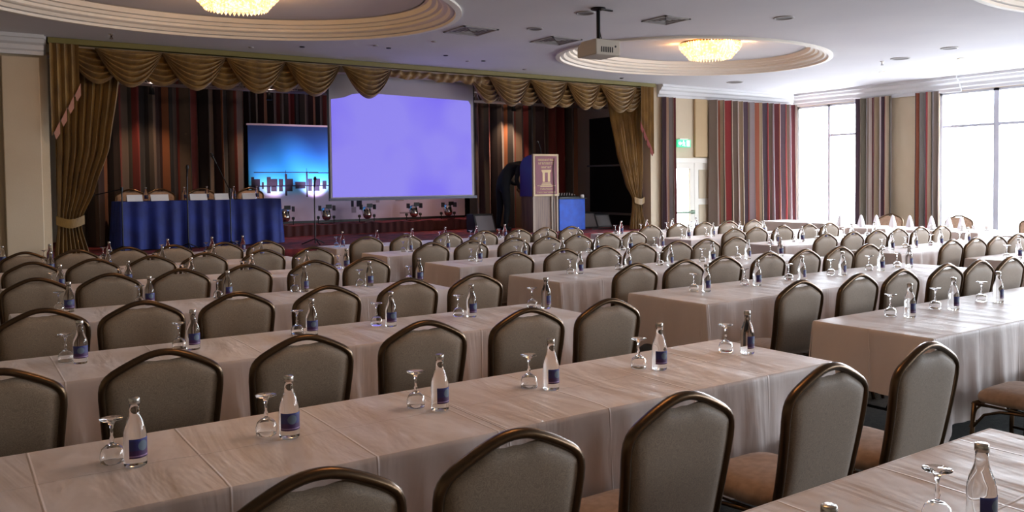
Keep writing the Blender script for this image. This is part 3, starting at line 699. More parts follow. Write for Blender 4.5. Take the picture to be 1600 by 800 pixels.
# blue draped box beside the lectern
o = thing('draped_side_table', 'small bright blue draped table right of the lectern', 'table')
MB().box((10.08, 13.30, ZS+.002), (10.74, 13.80, 1.29)).build('drape', bluebox, o, bevel=.012)
MB().box((10.06, 13.28, 1.29), (10.76, 13.82, 1.305)).build('tabletop', blackm, o)
o = thing('mixing_desk', 'small dark mixing desk on the bright blue side table', 'mixing desk', (10.4, 13.55, 1.305))
mb = MB(); mb.add([(-.26, -.18, 0), (.26, -.18, 0), (.26, .18, 0), (-.26, .18, 0), (-.26, -.18, .03), (.26, -.18, .03), (.26, .18, .10), (-.26, .18, .10)], [(0, 3, 2, 1), (4, 5, 6, 7), (0, 1, 5, 4), (1, 2, 6, 5), (2, 3, 7, 6), (3, 0, 4, 7)]); mb.build('case', blackm, o, bevel=.006)
mb = MB()
for i in range(7):
    for j in range(3): mb.lathe([(.001, .02), (.010, .02), (.012, 0)], 8, (-.2+.066*i, -.08+.08*j, .055+.0155*j))
q = mb.build('knobs', greym, o)
tag(MB().lathe([(.001, .07), (.033, .07), (.04, .05), (.04, .0), (.001, 0)], 18).build('paper_cup', whitem, loc=(10.71, 13.36, 1.306), smooth=True), 'small white cup at the edge of the blue side table', 'cup')

# wing clutter, dark doorway ---------------------------------------
dd = thing('door_2', None, None); dd['kind'] = 'structure'
MB().box((XB+.70, 13.5, ZS), (XB+.745, 15.3, 3.1)).build('dark_opening', mat('dark_void', (9, 8, 10), .9), dd)
MB().box((XB+.66, 13.45, 1.98), (XB+.70, 15.35, 2.02)).box((XB+.66, 13.45, ZS+.22), (XB+.70, 15.35, ZS+.27)).build('rail', mat('grey_rail', (120, 116, 112), .5), dd)
def case(x, y, w, dd_, h, z, label, nm='speaker_monitor'):
    o = thing(nm, label, 'stage equipment', (x, y, z))
    mb = MB(); mb.add([(-w/2, -dd_/2, 0), (w/2, -dd_/2, 0), (w/2, dd_/2, 0), (-w/2, dd_/2, 0), (-w/2, -dd_/2*.3, h), (w/2, -dd_/2*.3, h), (w/2, dd_/2, h), (-w/2, dd_/2, h)], [(0, 3, 2, 1), (4, 5, 6, 7), (0, 1, 5, 4), (1, 2, 6, 5), (2, 3, 7, 6), (3, 0, 4, 7)])
    mb.build('cabinet', blackm, o, bevel=.01)
    sl = dd_*.35/h
    MB().add([(-w*.42, -dd_/2+.1*sl*h-.004, .1*h), (w*.42, -dd_/2+.1*sl*h-.004, .1*h), (w*.42, -dd_/2+.9*sl*h-.004, .9*h), (-w*.42, -dd_/2+.9*sl*h-.004, .9*h)], [(0, 1, 2, 3)]).build('grille', darkgrey, o)
case(11.05, 13.75, .50, .4, .34, ZS, 'black wedge monitor on stage right of the blue side table')
case(11.62, 13.9, .42, .36, .28, ZS, 'second black wedge monitor beside the right stage curtain')
case(8.75, 14.1, .46, .4, .36, ZS, 'black wedge monitor on stage left of the lectern')
cb = MB().tube([(10.75, 13.1, ZS+.01), (10.95, 13.2, ZS+.012), (11.2, 13.05, ZS+.01), (11.45, 13.25, ZS+.012), (11.6, 13.5, ZS+.01)], .012, 6).build('stage_cable', blackm, smooth=True); tag(cb, 'black cable lying on the stage right of the blue box', 'cable')

# ------------------------------------------------------------------ person behind lectern
def person():
    o = thing('person', 'person in dark clothes bending forward behind the lectern', 'person', (9.18, 13.98, ZS))
    V = [(0, 0, .93), (.06, 0, 1.10), (.20, -.01, 1.25), (.30, -.02, 1.33), (.40, -.03, 1.35), (.48, -.04, 1.36),
         (0, -.10, .88), (.03, -.12, .50), (-.02, -.12, .09), (.11, -.14, .04), (0, .10, .88), (.02, .12, .50), (-.04, .12, .09), (.09, .14, .04),
         (.27, -.19, 1.27), (.16, -.25, 1.02), (.24, -.30, .82), (.27, .17, 1.27), (.26, .22, 1.02), (.42, .10, .92)]
    Rr = [.15, .14, .15, .13, .06, .06, .10, .07, .05, .045, .10, .07, .05, .045, .065, .05, .035, .065, .05, .035]
    E_ = [(0, 1), (1, 2), (2, 3), (3, 4), (4, 5), (0, 6), (6, 7), (7, 8), (8, 9), (0, 10), (10, 11), (11, 12), (12, 13), (3, 14), (14, 15), (15, 16), (3, 17), (17, 18), (18, 19)]
    me = bpy.data.meshes.new('body'); me.from_pydata(V, E_, []); 
    me.materials.append(mat('dark_clothes', (20, 30, 34), .85))
    q = bpy.data.objects.new('body', me); C.objects.link(q); q.parent = o
    sk = q.modifiers.new('skin', 'SKIN'); sk.use_smooth_shade = True
    for i, sv in enumerate(me.skin_vertices[0].data): sv.radius = (Rr[i], Rr[i]); sv.use_root = (i == 0)
    q.modifiers.new('sub', 'SUBSURF').levels = 2; q.modifiers['sub'].render_levels = 2
    skin = mat('skin', (150, 108, 86), .6)
    mb = MB()                                   # head, tilted down, with nose, brow and ears
    def hd(u, v):
        th = 2*PI*u; ph = PI*v; x, y, z = math.sin(ph)*math.cos(th), math.sin(ph)*math.sin(th), math.cos(ph)
        rx, ry, rz = .098, .078, .118
        k = 1-.22*max(0, -z)
        p = Vector((x*rx*k, y*ry*k, z*rz))
        if x > .6: p.x += .022*math.exp(-((z+.12)/.16)**2-(y/.16)**2) - .008*math.exp(-((z-.12)/.12)**2)*(1 if abs(y) > .15 else .3)
        if abs(y) > .9: p.y *= 1+.16*math.exp(-(z/.25)**2-((x+.05)/.25)**2)
        return p
    mb.grid(40, 28, hd); h = mb.build('head', skin, o, smooth=True, loc=(.60, -.04, 1.37)); h.rotation_euler = (0, R(40), 0)
    mb = MB(); mb.grid(30, 14, lambda u, v: (math.sin(PI*.62*v)*math.cos(2*PI*u)*.106-.008, math.sin(PI*.62*v)*math.sin(2*PI*u)*.086, math.cos(PI*.62*v)*.128 + (.05*max(0, math.cos(2*PI*u))*v)))
    mb.build('hair', mat('dark_hair', (22, 18, 16), .8), h, smooth=True)
    for hx_, hy_, hz_, s_ in ((.24, -.30, .80, 1), (.44, .09, .90, -1)):
        mb = MB(); B0 = Vector((hx_, hy_, hz_))
        mb.tube([B0+Vector((0, 0, .04)), B0+Vector((.005, 0, 0)), B0+Vector((.01, 0, -.05)), B0+Vector((.012, 0, -.09))], [.024, .034, .04, .034], 10, flat=.5)
        for k, L_ in enumerate((.062, .074, .078, .068)):
            a = (k-1.5)*.019; P0 = B0+Vector((.012, a, -.085)) if False else B0+Vector((.012+a*.9, 0, -.085))
            mb.tube([P0, P0+Vector((.004, -.006, -L_*.5)), P0+Vector((.004, -.022, -L_*.9))], [.009, .0085, .006], 7)
        mb.tube([B0+Vector((-.025, 0, -.03)), B0+Vector((-.045, -.01, -.06)), B0+Vector((-.048, -.02, -.09))], [.011, .010, .007], 7)
        mb.build('hand', skin, o, smooth=True)
person()

# ------------------------------------------------------------------ head table on stage
tb = thing('head_table', 'long blue-skirted head table on the stage', 'table')
tx0, tx1, ty0, ty1, tz = 2.14, 4.60, 13.75, 14.45, 1.41
MB().box((tx0+.03, ty0+.03, tz-.04), (tx1-.03, ty1-.03, tz-.005)).build('tabletop', tabletop, tb)
for x in (tx0+.15, tx1-.15):
    for y in (ty0+.12, ty1-.12): MB().tube([(x, y, ZS), (x, y, tz-.04)], .015, 8).build('leg', blackmetal, tb)
mb = MB(); per = []
def addp(x0, y0, x1, y1, n, nx, ny):
    for k in range(n): per.append((x0+(x1-x0)*k/n, y0+(y1-y0)*k/n, nx, ny))
addp(tx0, ty1, tx0, ty0, 40, -1, 0); addp(tx0, ty0, tx1, ty0, 140, 0, -1); addp(tx1, ty0, tx1, ty1, 40, 1, 0); per.append((tx1, ty1, 1, 0))
n = len(per)
def fs(u, v):
    i = round(u*(n-1)); x, y, a, b_ = per[i]; s = i*.0178
    A = .012+.022*v; w = A*math.sin(s*2*PI/.23+math.sin(s*3))+.010*v*math.sin(s*2*PI/.61)
    return (x+a*(w+.01+.03*v), y+b_*(w+.01+.03*v), tz-.0-(tz-ZS-.015)*v)
mb.grid(n-1, 8, fs); mb.add([(tx0-.01, ty0-.01, tz), (tx1+.01, ty0-.01, tz), (tx1+.01, ty1, tz), (tx0-.01, ty1, tz)], [(0, 1, 2, 3)])
tag(mb.build('table_skirt', bluem, smooth=True), 'pleated royal blue cloth skirting the head table', 'tablecloth')
# items on the head table
card0 = None
for i, (x, l) in enumerate([(2.36, 'leftmost white tent card on the blue head table'), (2.72, 'wide white tent card, second from left on the head table'), (3.30, 'white tent card, third from left on the head table'),
                            (3.66, 'white tent card, fourth from left on the head table'), (4.10, 'white tent card nearest the right end of the head table')]):
    w = .13 if i in (1, 2) else .11
    mb = MB(); mb.add([(-w, -.05, 0), (w, -.05, 0), (w, 0, .10), (-w, 0, .10), (-w, .05, 0), (w, .05, 0)], [(0, 1, 2, 3), (3, 2, 5, 4)]); mb.add([(-w, -.048, 0), (w, -.048, 0), (w, .0, .096), (-w, .0, .096), (-w, .048, 0), (w, .048, 0)], [(3, 2, 1, 0), (4, 5, 2, 3)])
    tag(mb.build('name_card', whitem, loc=(x, 13.86, tz+.001)), l, 'name card', 'tent cards on the head table')

# ------------------------------------------------------------------ microphone stands
def mic_stand(x, y, pts, label, base=.22):
    o = thing('microphone_stand', label, 'microphone stand', (x, y, ZS))
    mb = MB()
    for k in range(3):
        a = k*2*PI/3+.5; mb.tube([(0, 0, .10), (base*math.cos(a), base*math.sin(a), .012)], .009, 6)
    mb.build('tripod_base', blackmetal, o)
    MB().tube([(0, 0, .02), (0, 0, pts[0][2])], .010, 8).build('pole', blackmetal, o)
    if len(pts) > 1:
        MB().tube(pts, .008, 6).tube([(pts[0][0], 0, pts[0][2]-.03), (pts[0][0], 0, pts[0][2]+.03)], .022, 8).build('boom', blackmetal, o)
    e = Vector(pts[-1]); dr = (e-Vector(pts[-2])).normalized() if len(pts) > 1 else Vector((0, -.3, 1)).normalized()
    MB().tube([e, e+dr*.12, e+dr*.13, e+dr*.18], [.012, .016, .026, .018], 10).build('microphone', blackm, o)
mic_stand(2.12, 13.45, [(0, 0, .94), (-.36, .0, .86)], 'black boom microphone stand at the left end of the head table')
mic_stand(3.02, 13.35, [(0, 0, 1.12)], 'straight black microphone stand before the middle of the head table')
mic_stand(3.66, 13.35, [(0, 0, .90), (-.20, 0, 1.32)], 'tilted boom microphone stand before the head table, right of the straight one')
mic_stand(4.92, 13.05, [(0, 0, .93)], 'lone black microphone stand between head table and screen')

# ------------------------------------------------------------------ banquet chair
def chair(label):
    o = thing('banquet_chair', label, 'chair')
    # outline of the crown back (half), x,z
    OUT = [(.208, .40), (.214, .55), (.226, .70), (.232, .78), (.226, .823), (.203, .852), (.150, .882), (.095, .908), (.045, .926), (0, .931)]
    def lean(z): 
        t = (z-.40)/.53; return -.200-.085*t-.010*math.sin(PI*t)
    pts = [(-x, lean(z), z) for x, z in OUT[:-1]] + [(0, lean(.931), .931)] + [(x, lean(z), z) for x, z in OUT[:-1][::-1]]
    def sm(P):
        for _ in range(1):
            Q = [P[0]]
            for a, b in zip(P, P[1:]): Q += [tuple(a[i]*.75+b[i]*.25 for i in range(3)), tuple(a[i]*.25+b[i]*.75 for i in range(3))]
            P = Q+[P[-1]]
        return P
    MB().tube(sm(pts), .0155, 8, flat=1.2).build('back_frame', framem, o, smooth=True)
    # upholstered back panel with a handle gap under the crown
    def topz(x):
        x = abs(x)
        for (xa, za), (xb, zb) in zip(OUT[3:], OUT[4:]):
            if xb <= x <= xa: return za+(zb-za)*(xa-x)/(xa-xb)
        return OUT[3][1] if x > .2 else .931
    def hw(z):
        for (xa, za), (xb, zb) in zip(OUT[:5], OUT[1:6]):
            if za <= z <= zb: return xa+(xb-xa)*(z-za)/(zb-za)
        return .226
    def pan(sgn):
        def fn(u, v):
            a = 2*u-1; z0_ = .43
            x = a*(hw(z0_+(.80-z0_)*v)-.012)
            zt_ = topz(min(abs(x), .2319)) - .013 - .022*math.exp(-(x/.062)**4)
            z = z0_+(zt_-z0_)*v
            e = (1-abs(a)**8)*(1-abs(2*v-1)**8)
            return (x, lean(z)+sgn*(.007+.016*e**.5), z)
        return fn
    mb = MB(); nu, nv = 16, 14
    mb.grid(nu, nv, pan(-1)); k = len(mb.v); mb.grid(nu, nv, pan(1))
    W_ = nu+1
    for i in range(nu):
        for r0 in (0, nv): a = r0*W_+i; mb.f.append((a, a+1, k+a+1, k+a))
    for j in range(nv):
        for c0 in (0, nu): a = j*W_+c0; mb.f.append((a, a+W_, k+a+W_, k+a))
    q = mb.build('backrest', [fabric, seatfab], o, smooth=True)
    for fi in range(nu*nv, 2*nu*nv): q.data.polygons[fi].material_index = 1
    # seat cushion
    mb = MB(); n = 28; prof = [(.0, .478), (.60, .476), (.86, .468), (.97, .452), (1.0, .432), (.985, .410), (.90, .404), (0, .404)]
    def sfn(u, v):
        r, z = prof[round(v*(len(prof)-1))]; t = 2*PI*u
        c, s_ = math.cos(t), math.sin(t); k_ = (abs(c)**5+abs(s_)**5)**(-1/5)
        y = s_*k_*.20*r; x = c*k_*(.222+.010*(y/.20))*r
        return (x, y+.008, z)
    mb.grid(36, len(prof)-1, sfn); mb.build('seat', seatfab, o, smooth=True)
    mb = MB(); mb.tube([(.205, -.19, .394), (.215, .20, .394), (-.215, .20, .394), (-.205, -.19, .394)], .011, 6, closed=True)
    for s_ in (-1, 1):
        mb.tube([(s_*.215, -.12+.0, .39), (s_*.218, .06, .375), (s_*.218, .14, .345), (s_*.221, .195, .27)], .008, 6)
    mb.tube([(.218, .215, .26), (.16, .212, .35), (.05, .21, .382), (-.05, .21, .382), (-.16, .212, .35), (-.218, .215, .26)], .007, 6)
    mb.build('seat_frame', framem, o, smooth=True)
    for s_ in (-1, 1):
        MB().tube([(s_*.215, .195, .40), (s_*.22, .205, .2), (s_*.226, .208, .0)], .0125, 8).build('leg', framem, o, smooth=True)
        MB().tube([(s_*.208, -.205, .41), (s_*.210, -.215, .22), (s_*.214, -.265, .0)], .0125, 8).build('leg', framem, o, smooth=True)
    mb = MB()
    for s_ in (-1, 1): mb.tube([(s_*.219, .207, .19), (s_*.211, -.222, .19)], .008, 6)
    mb.tube([(.214, -.0, .19), (-.214, 0, .19)], .008, 6)
    mb.build('stretcher', framem, o, smooth=True)
    return o
_ch = [None]
def place_chair(x, y, rz, label, group):
    # x,y : position of the top of the backrest
    p = (x-math.sin(rz)*.285, y+math.cos(rz)*.285, 0)
    if _ch[0] is None:
        c = chair(label); c.location = p; c.rotation_euler = (0, 0, rz); _ch[0] = c
    else: c = dup(_ch[0], p, rz, label)
    c['group'] = group
    return c
# ------------------------------------------------------------------ tables and cloths
def table(x0, x1, y0, y1, label):
    o = thing('folding_table', label, 'table', ((x0+x1)/2, (y0+y1)/2, 0), 0, 'folding tables under the cloths')
    w, d_ = (x1-x0)/2-.014, (y1-y0)/2-.012
    MB().box((-w, -d_, .712), (w, d_, .742)).build('tabletop', tabletop, o, bevel=.004)
    for sx in (-1, 1):
        for sy in (-1, 1):
            X, Y = sx*(w-.16), sy*(d_-.08)
            MB().tube([(X, Y, .712), (X, Y, .0)], .014, 8).build('leg', blackmetal, o, smooth=True)
        X = sx*(w-.16); MB().tube([(X, -(d_-.08), .25), (X, d_-.08, .25)], .009, 6).tube([(X, 0, .25), (X-sx*.35, 0, .71)], .008, 6).build('leg_brace', blackmetal, o)
    return o
def cloth(x0, x1, y0, y1, eL, eR, seed, label, zt=.7455, side=.50, end=.36):
    rn = random.Random(seed); mb = MB()
    cx, cy = (x0+x1)/2, (y0+y1)/2; a, b = (x1-x0)/2-.001, (y1-y0)/2+.002
    ph = [rn.uniform(0, 6.28) for _ in range(6)]
    nx = max(8, int((x1-x0)/.06)); ny = 14
    def top(u, v):
        x, y = -a+2*a*u, -b+2*b*v
        e = min(1, 12*u*(1-u)+(0 if eL or eR else 1))*min(1, 14*v*(1-v))
        h = .0022*math.sin(x*9+ph[0]+1.5*math.sin(y*5+ph[1]))*e + .0016*math.sin(x*23+ph[2]+y*4)*e
        return (x, y, zt+max(0, h+.0015))
    mb.grid(nx, ny, top)
    # skirt as runs of (x,y,nx,ny,drop,weight)
    runs = []
    def line(xa, ya, xb, yb, n, nxn, nyn, drop, c0, c1):
        L = math.hypot(xb-xa, yb-ya); out = []
        for k in range(n+1):
            t = k/n; s = t*L
            dd = 1e9
            if c0: dd = min(dd, s)
            if c1: dd = min(dd, L-s)
            out.append([xa+(xb-xa)*t, ya+(yb-ya)*t, nxn, nyn, drop+.16*max(0, 1-dd/.22)**1.6 if dd < 1e8 else drop, max(0, 1-dd/.20)])
        return out
    nS = max(20, int(2*a/.025)); nE = int(2*b/.025)
    cor = {}
    def fan(x, y, a0, a1):
        out = []
        for k in range(1, 8):
            t = a0+(a1-a0)*k/8; m_ = 1-abs(2*k/8-1)
            out.append([x, y, math.cos(t), math.sin(t), .62+.04*m_, 1.0+.5*m_])
        return out
    if eL and eR: seqs = [[('F',), ('R',), ('B',), ('L',)]]
    run = []
    if eL: run += line(-a, b, -a, -b, nE, -1, 0, end, True, True) + fan(-a, -b, PI, 1.5*PI)
    run += line(-a, -b, a, -b, nS, 0, -1, side, eL, eR)
    if eR: run += fan(a, -b, -.5*PI, 0) + line(a, -b, a, b, nE, 1, 0, end, True, True)
    if eR: run += fan(a, b, 0, .5*PI)
    back = line(a, b, -a, b, nS, 0, 1, side, eR, eL)
    if eR: run += back
    if eL and eR: run += fan(-a, b, .5*PI, PI) + run[:1]
    runs = [run] if eR else [run, back + (fan(-a, b, .5*PI, PI) if eL else [])]
    TT = [0, .012, .03, .08, .2, .35, .5, .65, .8, .92, 1.0]
    for rr in runs:
        s = 0; S_ = []; pv = None
        for q in rr:
            if pv: s += math.hypot(q[0]-pv[0], q[1]-pv[1]) + (.02 if (q[0] == pv[0] and q[1] == pv[1]) else 0)
            S_.append(s); pv = q
        N = len(rr)-1
        def sk(u, v):
            i = round(u*N); x, y, n1, n2, drop, wt = rr[i]; t = TT[round(v*(len(TT)-1))]; s = S_[i]
            fold = (.014*math.sin(s*2*PI/.37+ph[3]+1.1*math.sin(s*2.1+ph[4]))+.008*math.sin(s*2*PI/.145+ph[5]))*t*(1-.5*min(1, wt))
            out = .006*min(1, t/.03)+.012*t+.036*min(1.0, wt)**2*t**.8+fold
            z = zt - drop*t
            if v == 0: return (x, y, zt+.0015)
            if t < .02: z = zt-.001
            return (x+n1*out, y+n2*out, max(.015, z))
        mb.grid(N, len(TT)-1, sk)
    o = mb.build('tablecloth', linen, smooth=True, loc=(cx, cy, 0))
    return tag(o, label, 'tablecloth', 'linen tablecloths in the hall')

# bottle and upturned goblet
labm = mat('bottle_label', (60, 50, 110), .5)
def _lab(m):
    b = m.node_tree.nodes['Principled BSDF']; t = nd(m, 'ShaderNodeTexCoord'); s = nd(m, 'ShaderNodeSeparateXYZ'); lk(m, t.outputs['Object'], s.inputs[0])
    r = nd(m, 'ShaderNodeValToRGB'); cr = r.color_ramp; cr.interpolation = 'CONSTANT'
    mr = nd(m, 'ShaderNodeMapRange'); mr.inputs['From Min'].default_value = .030; mr.inputs['From Max'].default_value = .090; lk(m, s.outputs[2], mr.inputs['Value'])
    for i, (p, c) in enumerate([(0, (60, 24, 70)), (.08, (150, 120, 160)), (.14, (58, 22, 80)), (.40, (40, 40, 100)), (.9, (40, 50, 120))]):
        e = cr.elements[i] if i < 2 else cr.elements.new(p); e.position = p; e.color = lin(c)
    lk(m, mr.outputs[0], r.inputs['Fac'])
    v = objco(m, (1, 1, 1)); n = nd(m, 'ShaderNodeVectorMath', operation='DISTANCE'); n.inputs[1].default_value = (0, -.034, .068); lk(m, v, n.inputs[0])
    c2 = nd(m, 'ShaderNodeMath', operation='LESS_THAN'); c2.inputs[1].default_value = .016; lk(m, n.outputs['Value'], c2.inputs[0])
    mx = nd(m, 'ShaderNodeMix', data_type='RGBA'); lk(m, c2.outputs[0], mx.inputs[0]); lk(m, r.outputs['Color'], mx.inputs[6]); mx.inputs[7].default_value = lin((84, 100, 118)); lk(m, mx.outputs[2], b.inputs['Base Color'])
_lab(labm)
_b = [None]; _g = [None]
def bottle(x, y, z, label, group='water bottles on the tables'):
    rz = random.uniform(-.1, .9)
    if _b[0] is None:
        o = thing('water_bottle', label, 'bottle', (x, y, z), rz, group)
        MB().lathe([(.0005, .003), (.024, .003), (.0305, 0), (.0335, .004), (.034, .012), (.034, .096), (.0325, .112), (.0275, .132), (.0205, .150), (.0160, .164), (.0145, .176), (.0145, .194), (.0005, .195)], 28).build('glass_body', glassm, o, smooth=True)
        MB().lathe([(.0005, .213), (.0150, .213), (.0165, .211), (.0168, .195), (.0158, .194), (.0150, .196)], 24).build('cap', capm, o, smooth=True)
        mb = MB(); mb.grid(20, 3, lambda u, v: (.0346*math.cos(-PI/2+(u-.5)*2.5), .0346*math.sin(-PI/2+(u-.5)*2.5), .030+.060*v)); mb.build('label', labm, o, smooth=True)
        _b[0] = o; return o
    o = dup(_b[0], (x, y, z), rz, label); o['group'] = group; return o
def goblet(x, y, z, label, group='upturned goblets beside the bottles'):
    if _g[0] is None:
        P = [(.0335, 0), (.0342, .001), (.0360, .014), (.0355, .030), (.0300, .045), (.0180, .055), (.0070, .060), (.0045, .066), (.0075, .074), (.0045, .082), (.0040, .104), (.0060, .116), (.012, .128), (.034, .136), (.036, .138), (.034, .1395), (.0005, .1400)]
        I = [(.0005, .0568), (.016, .0535), (.0285, .0438), (.0343, .030), (.0348, .014), (.0330, .001), (.0335, 0)]
        o = MB().lathe(I+P[1:], 28).build('goblet', gobletm, smooth=True, loc=(x, y, z)); tag(o, label, 'glass', group); _g[0] = o; return o
    o = _g[0].copy(); C.objects.link(o); o.location = (x, y, z); o['label'] = label; o['group'] = group; return o

BLK = {'L': 'left block', 'R': 'middle block', 'S': 'window block'}
rows = [
 # block, row index, table y0,y1, x-splits, chair y, chair xs, bottle y, bottle xs
 ('L', 0, .72, 1.46, [.30, 1.62, 2.96], None, [], 1.035, [1.44, 2.08]),
 ('L', 1, 2.43, 3.15, [-.30, 1.60, 3.47], 1.88, [.08, .70, 1.26, 1.92, 2.65, 3.31], 2.80, [.46, .95, 1.54, 2.07, 2.69, 3.29]),
 ('L', 2, 4.19, 4.92, [.0, 1.74, 3.47], 3.66, [.12, .72, 1.31, 1.93, 2.57, 3.14], 4.63, [.52, 1.06, 1.72, 2.22, 2.80, 3.40]),
 ('L', 3, 6.03, 6.76, [.33, 1.90, 3.47], 5.37, [.42, .94, 1.51, 2.10, 2.72, 3.27], 6.60, [.68, 1.21, 1.78, 2.39, 2.97, 3.52-.08]),
 ('L', 4, 7.80, 8.54, [.36, 1.92, 3.47], 7.27, [.53, 1.04, 1.58, 2.11, 2.73, 3.24], 8.15, [.78, 1.32, 1.86, 2.42, 2.98, 3.40]),
 ('L', 5, 9.46, 10.18, [.40, 1.94, 3.47], 8.92, [.62, 1.14, 1.66, 2.17, 2.79, 3.34], 9.85, [.86, 1.40, 1.95, 2.50, 3.05]),
 ('L', 6, 10.98, 11.70, [.45, 1.96, 3.47], 10.42, [.66, 1.14, 1.68, 2.17, 2.77, 3.28], 11.3, [.50, .98, 1.62, 2.30, 2.85, 3.25]),
 ('R', 1, 2.47, 3.22, [4.39, 6.27, 8.15], 1.86, [4.78, 5.40], 2.92, [4.95, 5.45, 6.02]),
 ('R', 2, 4.10, 4.90, [4.39, 6.27, 8.15], 3.55, [4.73, 5.38, 5.88, 6.50, 6.98, 7.42], 4.58, [4.90, 5.50, 6.08, 6.68, 7.28, 7.75]),
 ('R', 3, 5.80, 6.58, [4.39, 6.27, 8.15], 5.15, [4.70, 5.24, 5.76, 6.38, 6.90, 7.45, 7.95], 6.22, [4.95, 5.55, 6.15, 6.75, 7.30, 7.85]),
 ('R', 4, 7.52, 8.27, [4.39, 6.27, 8.15], 6.85, [4.63, 5.23, 5.79, 6.31, 6.86, 7.32, 7.75], 7.95, [4.9, 5.5, 6.05, 6.6, 7.15, 7.7]),
 ('R', 5, 9.25, 9.98, [4.39, 6.27, 8.15], 8.62, [4.66, 5.22, 5.84, 6.34, 6.84, 7.32, 7.80], 9.65, [4.9, 5.45, 6.0, 6.6, 7.1, 7.65]),
 ('R', 6, 10.85, 11.55, [4.39, 6.27, 8.15], 10.28, [4.59, 5.16, 5.82, 6.41, 7.02, 7.50, 7.95], 11.2, [4.62, 5.15, 5.72, 6.30, 6.85, 7.4]),
 ('S', 2, 4.02, 4.76, [9.1, 10.9, 12.7], 3.45, [9.5, 10.1, 10.7, 11.3], 4.4, [9.45, 10.05, 10.6]),
 ('S', 3, 5.45, 6.18, [9.08, 10.9, 12.7], 4.93, [9.12, 9.60, 10.06, 10.55, 11.1], 5.85, [9.45, 10.0, 10.6, 11.2]),
 ('S', 4, 7.10, 7.84, [9.08, 10.9, 12.7], 6.52, [9.15, 9.72, 10.20, 10.75, 11.30, 11.75], 7.5, [9.4, 9.95, 10.5, 11.1, 11.7]),
 ('S', 5, 8.75, 9.45, [9.05, 10.9, 12.7], 8.12, [9.28, 9.75, 10.35, 10.95, 11.5], 9.1, [9.35, 9.9, 10.5, 11.1]),
 ('S', 6, 10.35, 11.05, [9.05, 10.9, 12.7], 9.75, [9.2, 9.8, 10.4, 11.0, 11.6], 10.7, [9.4, 10.0, 10.6, 11.2]),
]
rank = {0: 'corner', 1: 'nearest', 2: 'second', 3: 'third', 4: 'fourth', 5: 'fifth', 6: 'farthest'}
ZTOP = .7485
for bi, (bk_, ri, ty0_, ty1_, sp_, cy_, cxs, by_, bxs) in enumerate(rows):
    blk = BLK[bk_]; rk = rank[ri]
    if cy_: ty0_ += min(.07, max(0, cy_+.56-ty0_))
    for q_ in range(1, len(cxs)): cxs[q_] = max(cxs[q_], cxs[q_-1]+.50)
    rr = random.Random(bi*13+1)
    for k in range(2):
        side_ = 'left-hand' if k == 0 else 'right-hand'
        x0, x1 = sp_[k], sp_[k+1]
        table(x0, x1, ty0_, ty1_, '%s folding table under the cloth of the %s row, %s' % (side_, rk, blk))
        cloth(x0, x1, ty0_, ty1_, k == 0, k == 1, bi*7+k, '%s beige linen tablecloth on the %s table row, %s' % (side_, rk, blk))
    for i, x in enumerate(cxs):
        place_chair(x, cy_+rr.uniform(-.02, .02), R(rr.uniform(-1.5, 1.5)), 'bronze-framed taupe chair, %s from left in the %s row, %s' % (ORD[i], rk, blk), 'banquet chairs, %s' % blk)
    for i, x in enumerate(bxs):
        jy = by_+rr.uniform(-.02, .02) if (bk_, ri) != ('L', 1) else by_
        bottle(x, jy, ZTOP, 'small glass water bottle, %s from left on the %s table row, %s' % (ORD[i], rk, blk))
        goblet(x-.055, jy+.085+rr.uniform(-.01, .01), ZTOP, 'upturned stemmed glass left of %s bottle, %s table row, %s' % (ORD[i], rk, blk))

# stage chairs behind the head table, facing the hall
for i, (x, y, rz, l) in enumerate([(2.42, 14.95, R(165), 'tan chair at the left end of the head table, back sticking out past the cloth'), (2.95, 14.95, PI, 'tan chair back behind the head table, second from left'),
                       (3.62, 14.95, PI, 'tan chair back behind the middle of the head table'), (4.45, 14.95, PI, 'tan chair back behind the head table beside the backdrop')]):
    p = (x, y, ZS)
    c = dup(_ch[0], (x, 14.68, ZS), rz, l); c['group'] = 'chairs at the head table'
for i, x in enumerate([2.55, 3.12, 3.47, 3.90, 4.28]):
    bottle(x, 14.0, tz+.002, 'small water bottle, %s from left on the blue head table' % ORD[i], 'bottles on the head table')

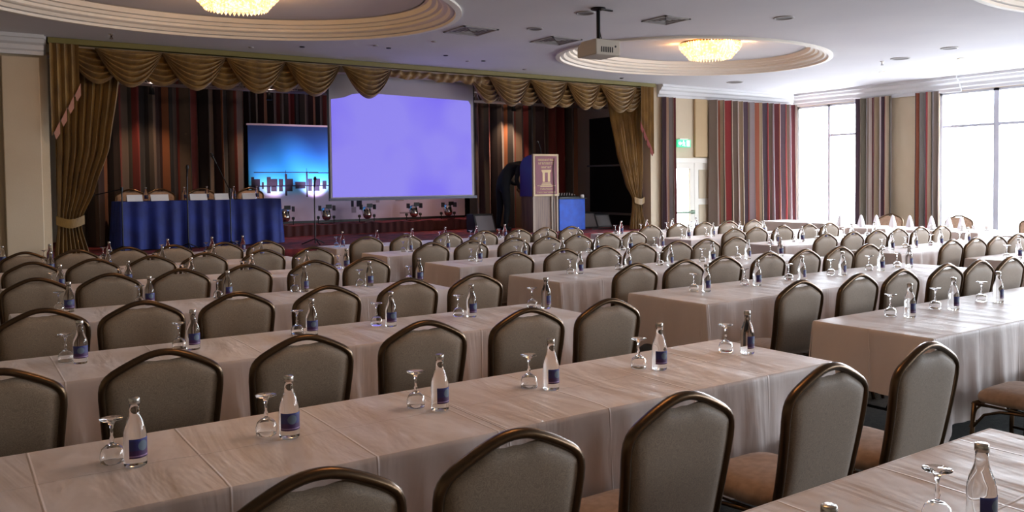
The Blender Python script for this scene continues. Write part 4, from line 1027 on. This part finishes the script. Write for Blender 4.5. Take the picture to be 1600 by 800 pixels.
# ------------------------------------------------------------------ window-side tables, napkins and cups
def wtable(x0, x1, y0, y1, l, seed):
    table(x0, x1, y0, y1, 'folding table under the white cloth, '+l)
    c = cloth(x0, x1, y0, y1, True, True, seed, 'white tablecloth on the '+l, side=.55, end=.55)
    return c
wtable(14.45, 15.25, 10.25, 11.95, 'long side table under the left window', 91)
wtable(13.45, 14.45, 8.42, 9.70, 'napkin table before the wall pier', 92)
wtable(13.45, 14.45, 6.85, 8.12, 'coffee table before the right window', 93)
wtable(13.05, 13.80, 5.2, 6.4, 'short side table at far right edge', 94)
for i, (x, y, rz, l) in enumerate([(14.92, 9.35, R(100), 'tan chair back before the curtain at the napkin table'), (14.98, 8.05, R(100), 'tan chair back before the curtain right of the pier'), (14.95, 6.78, R(95), 'tan chair back before the right-hand window')]):
    c = dup(_ch[0], (x, y, 0), rz, l); c['group'] = 'chairs on the window side'
npm = mat('napkin_linen', (236, 234, 240), .8)
def napkin(x, y, l):
    mb = MB()
    def fn(u, v):
        t = 2*PI*u; r = .078*(1-v)**.5*(1+.22*math.sin(5*t)*(1-v)); return (r*math.cos(t), r*math.sin(t)*.7, .215*v+.012*math.sin(3*t)*(1-v))
    mb.grid(30, 10, fn); tag(mb.build('folded_napkin', npm, loc=(x, y, ZTOP+.012), smooth=True), l, 'napkin', 'napkins on the window-side table')
for i, (x, y) in enumerate([(13.62, 9.42), (13.78, 9.10), (13.88, 8.86), (14.00, 8.62), (14.10, 8.36), (14.02, 7.92), (14.02, 7.62), (14.05, 7.42)]):
    napkin(x, y, 'white cone-folded napkin, %s from left on the window-side tables' % ORD[i])
_cup = None
for i, (x, y) in enumerate([(13.75, 7.75), (13.8, 7.50), (13.82, 7.28), (13.85, 7.1), (13.9, 6.92), (14.05, 7.05)]):
    l = 'white coffee cup on saucer, %s from left before the right-hand window' % ORD[i]
    if _cup is None:
        _cup = thing('coffee_cup', l, 'cup', (x, y, ZTOP), 0, 'cups on the coffee table')
        MB().lathe([(.001, .012), (.03, .014), (.07, .022), (.072, .020), (.03, .004), (.001, .003)], 22).build('saucer', porcelain, _cup, smooth=True)
        MB().lathe([(.001, .02), (.022, .02), (.034, .04), (.040, .085), (.037, .085), (.031, .045), (.001, .03)], 22).tube([(.037, 0, .075), (.058, 0, .07), (.056, 0, .045), (.034, 0, .04)], .004, 6).build('cup', porcelain, _cup, smooth=True)
        MB().lathe([(.0005, .074), (.035, .074)], 20).build('coffee', coffee, _cup)
    else: dup(_cup, (x, y, ZTOP), random.uniform(0, 6), l)
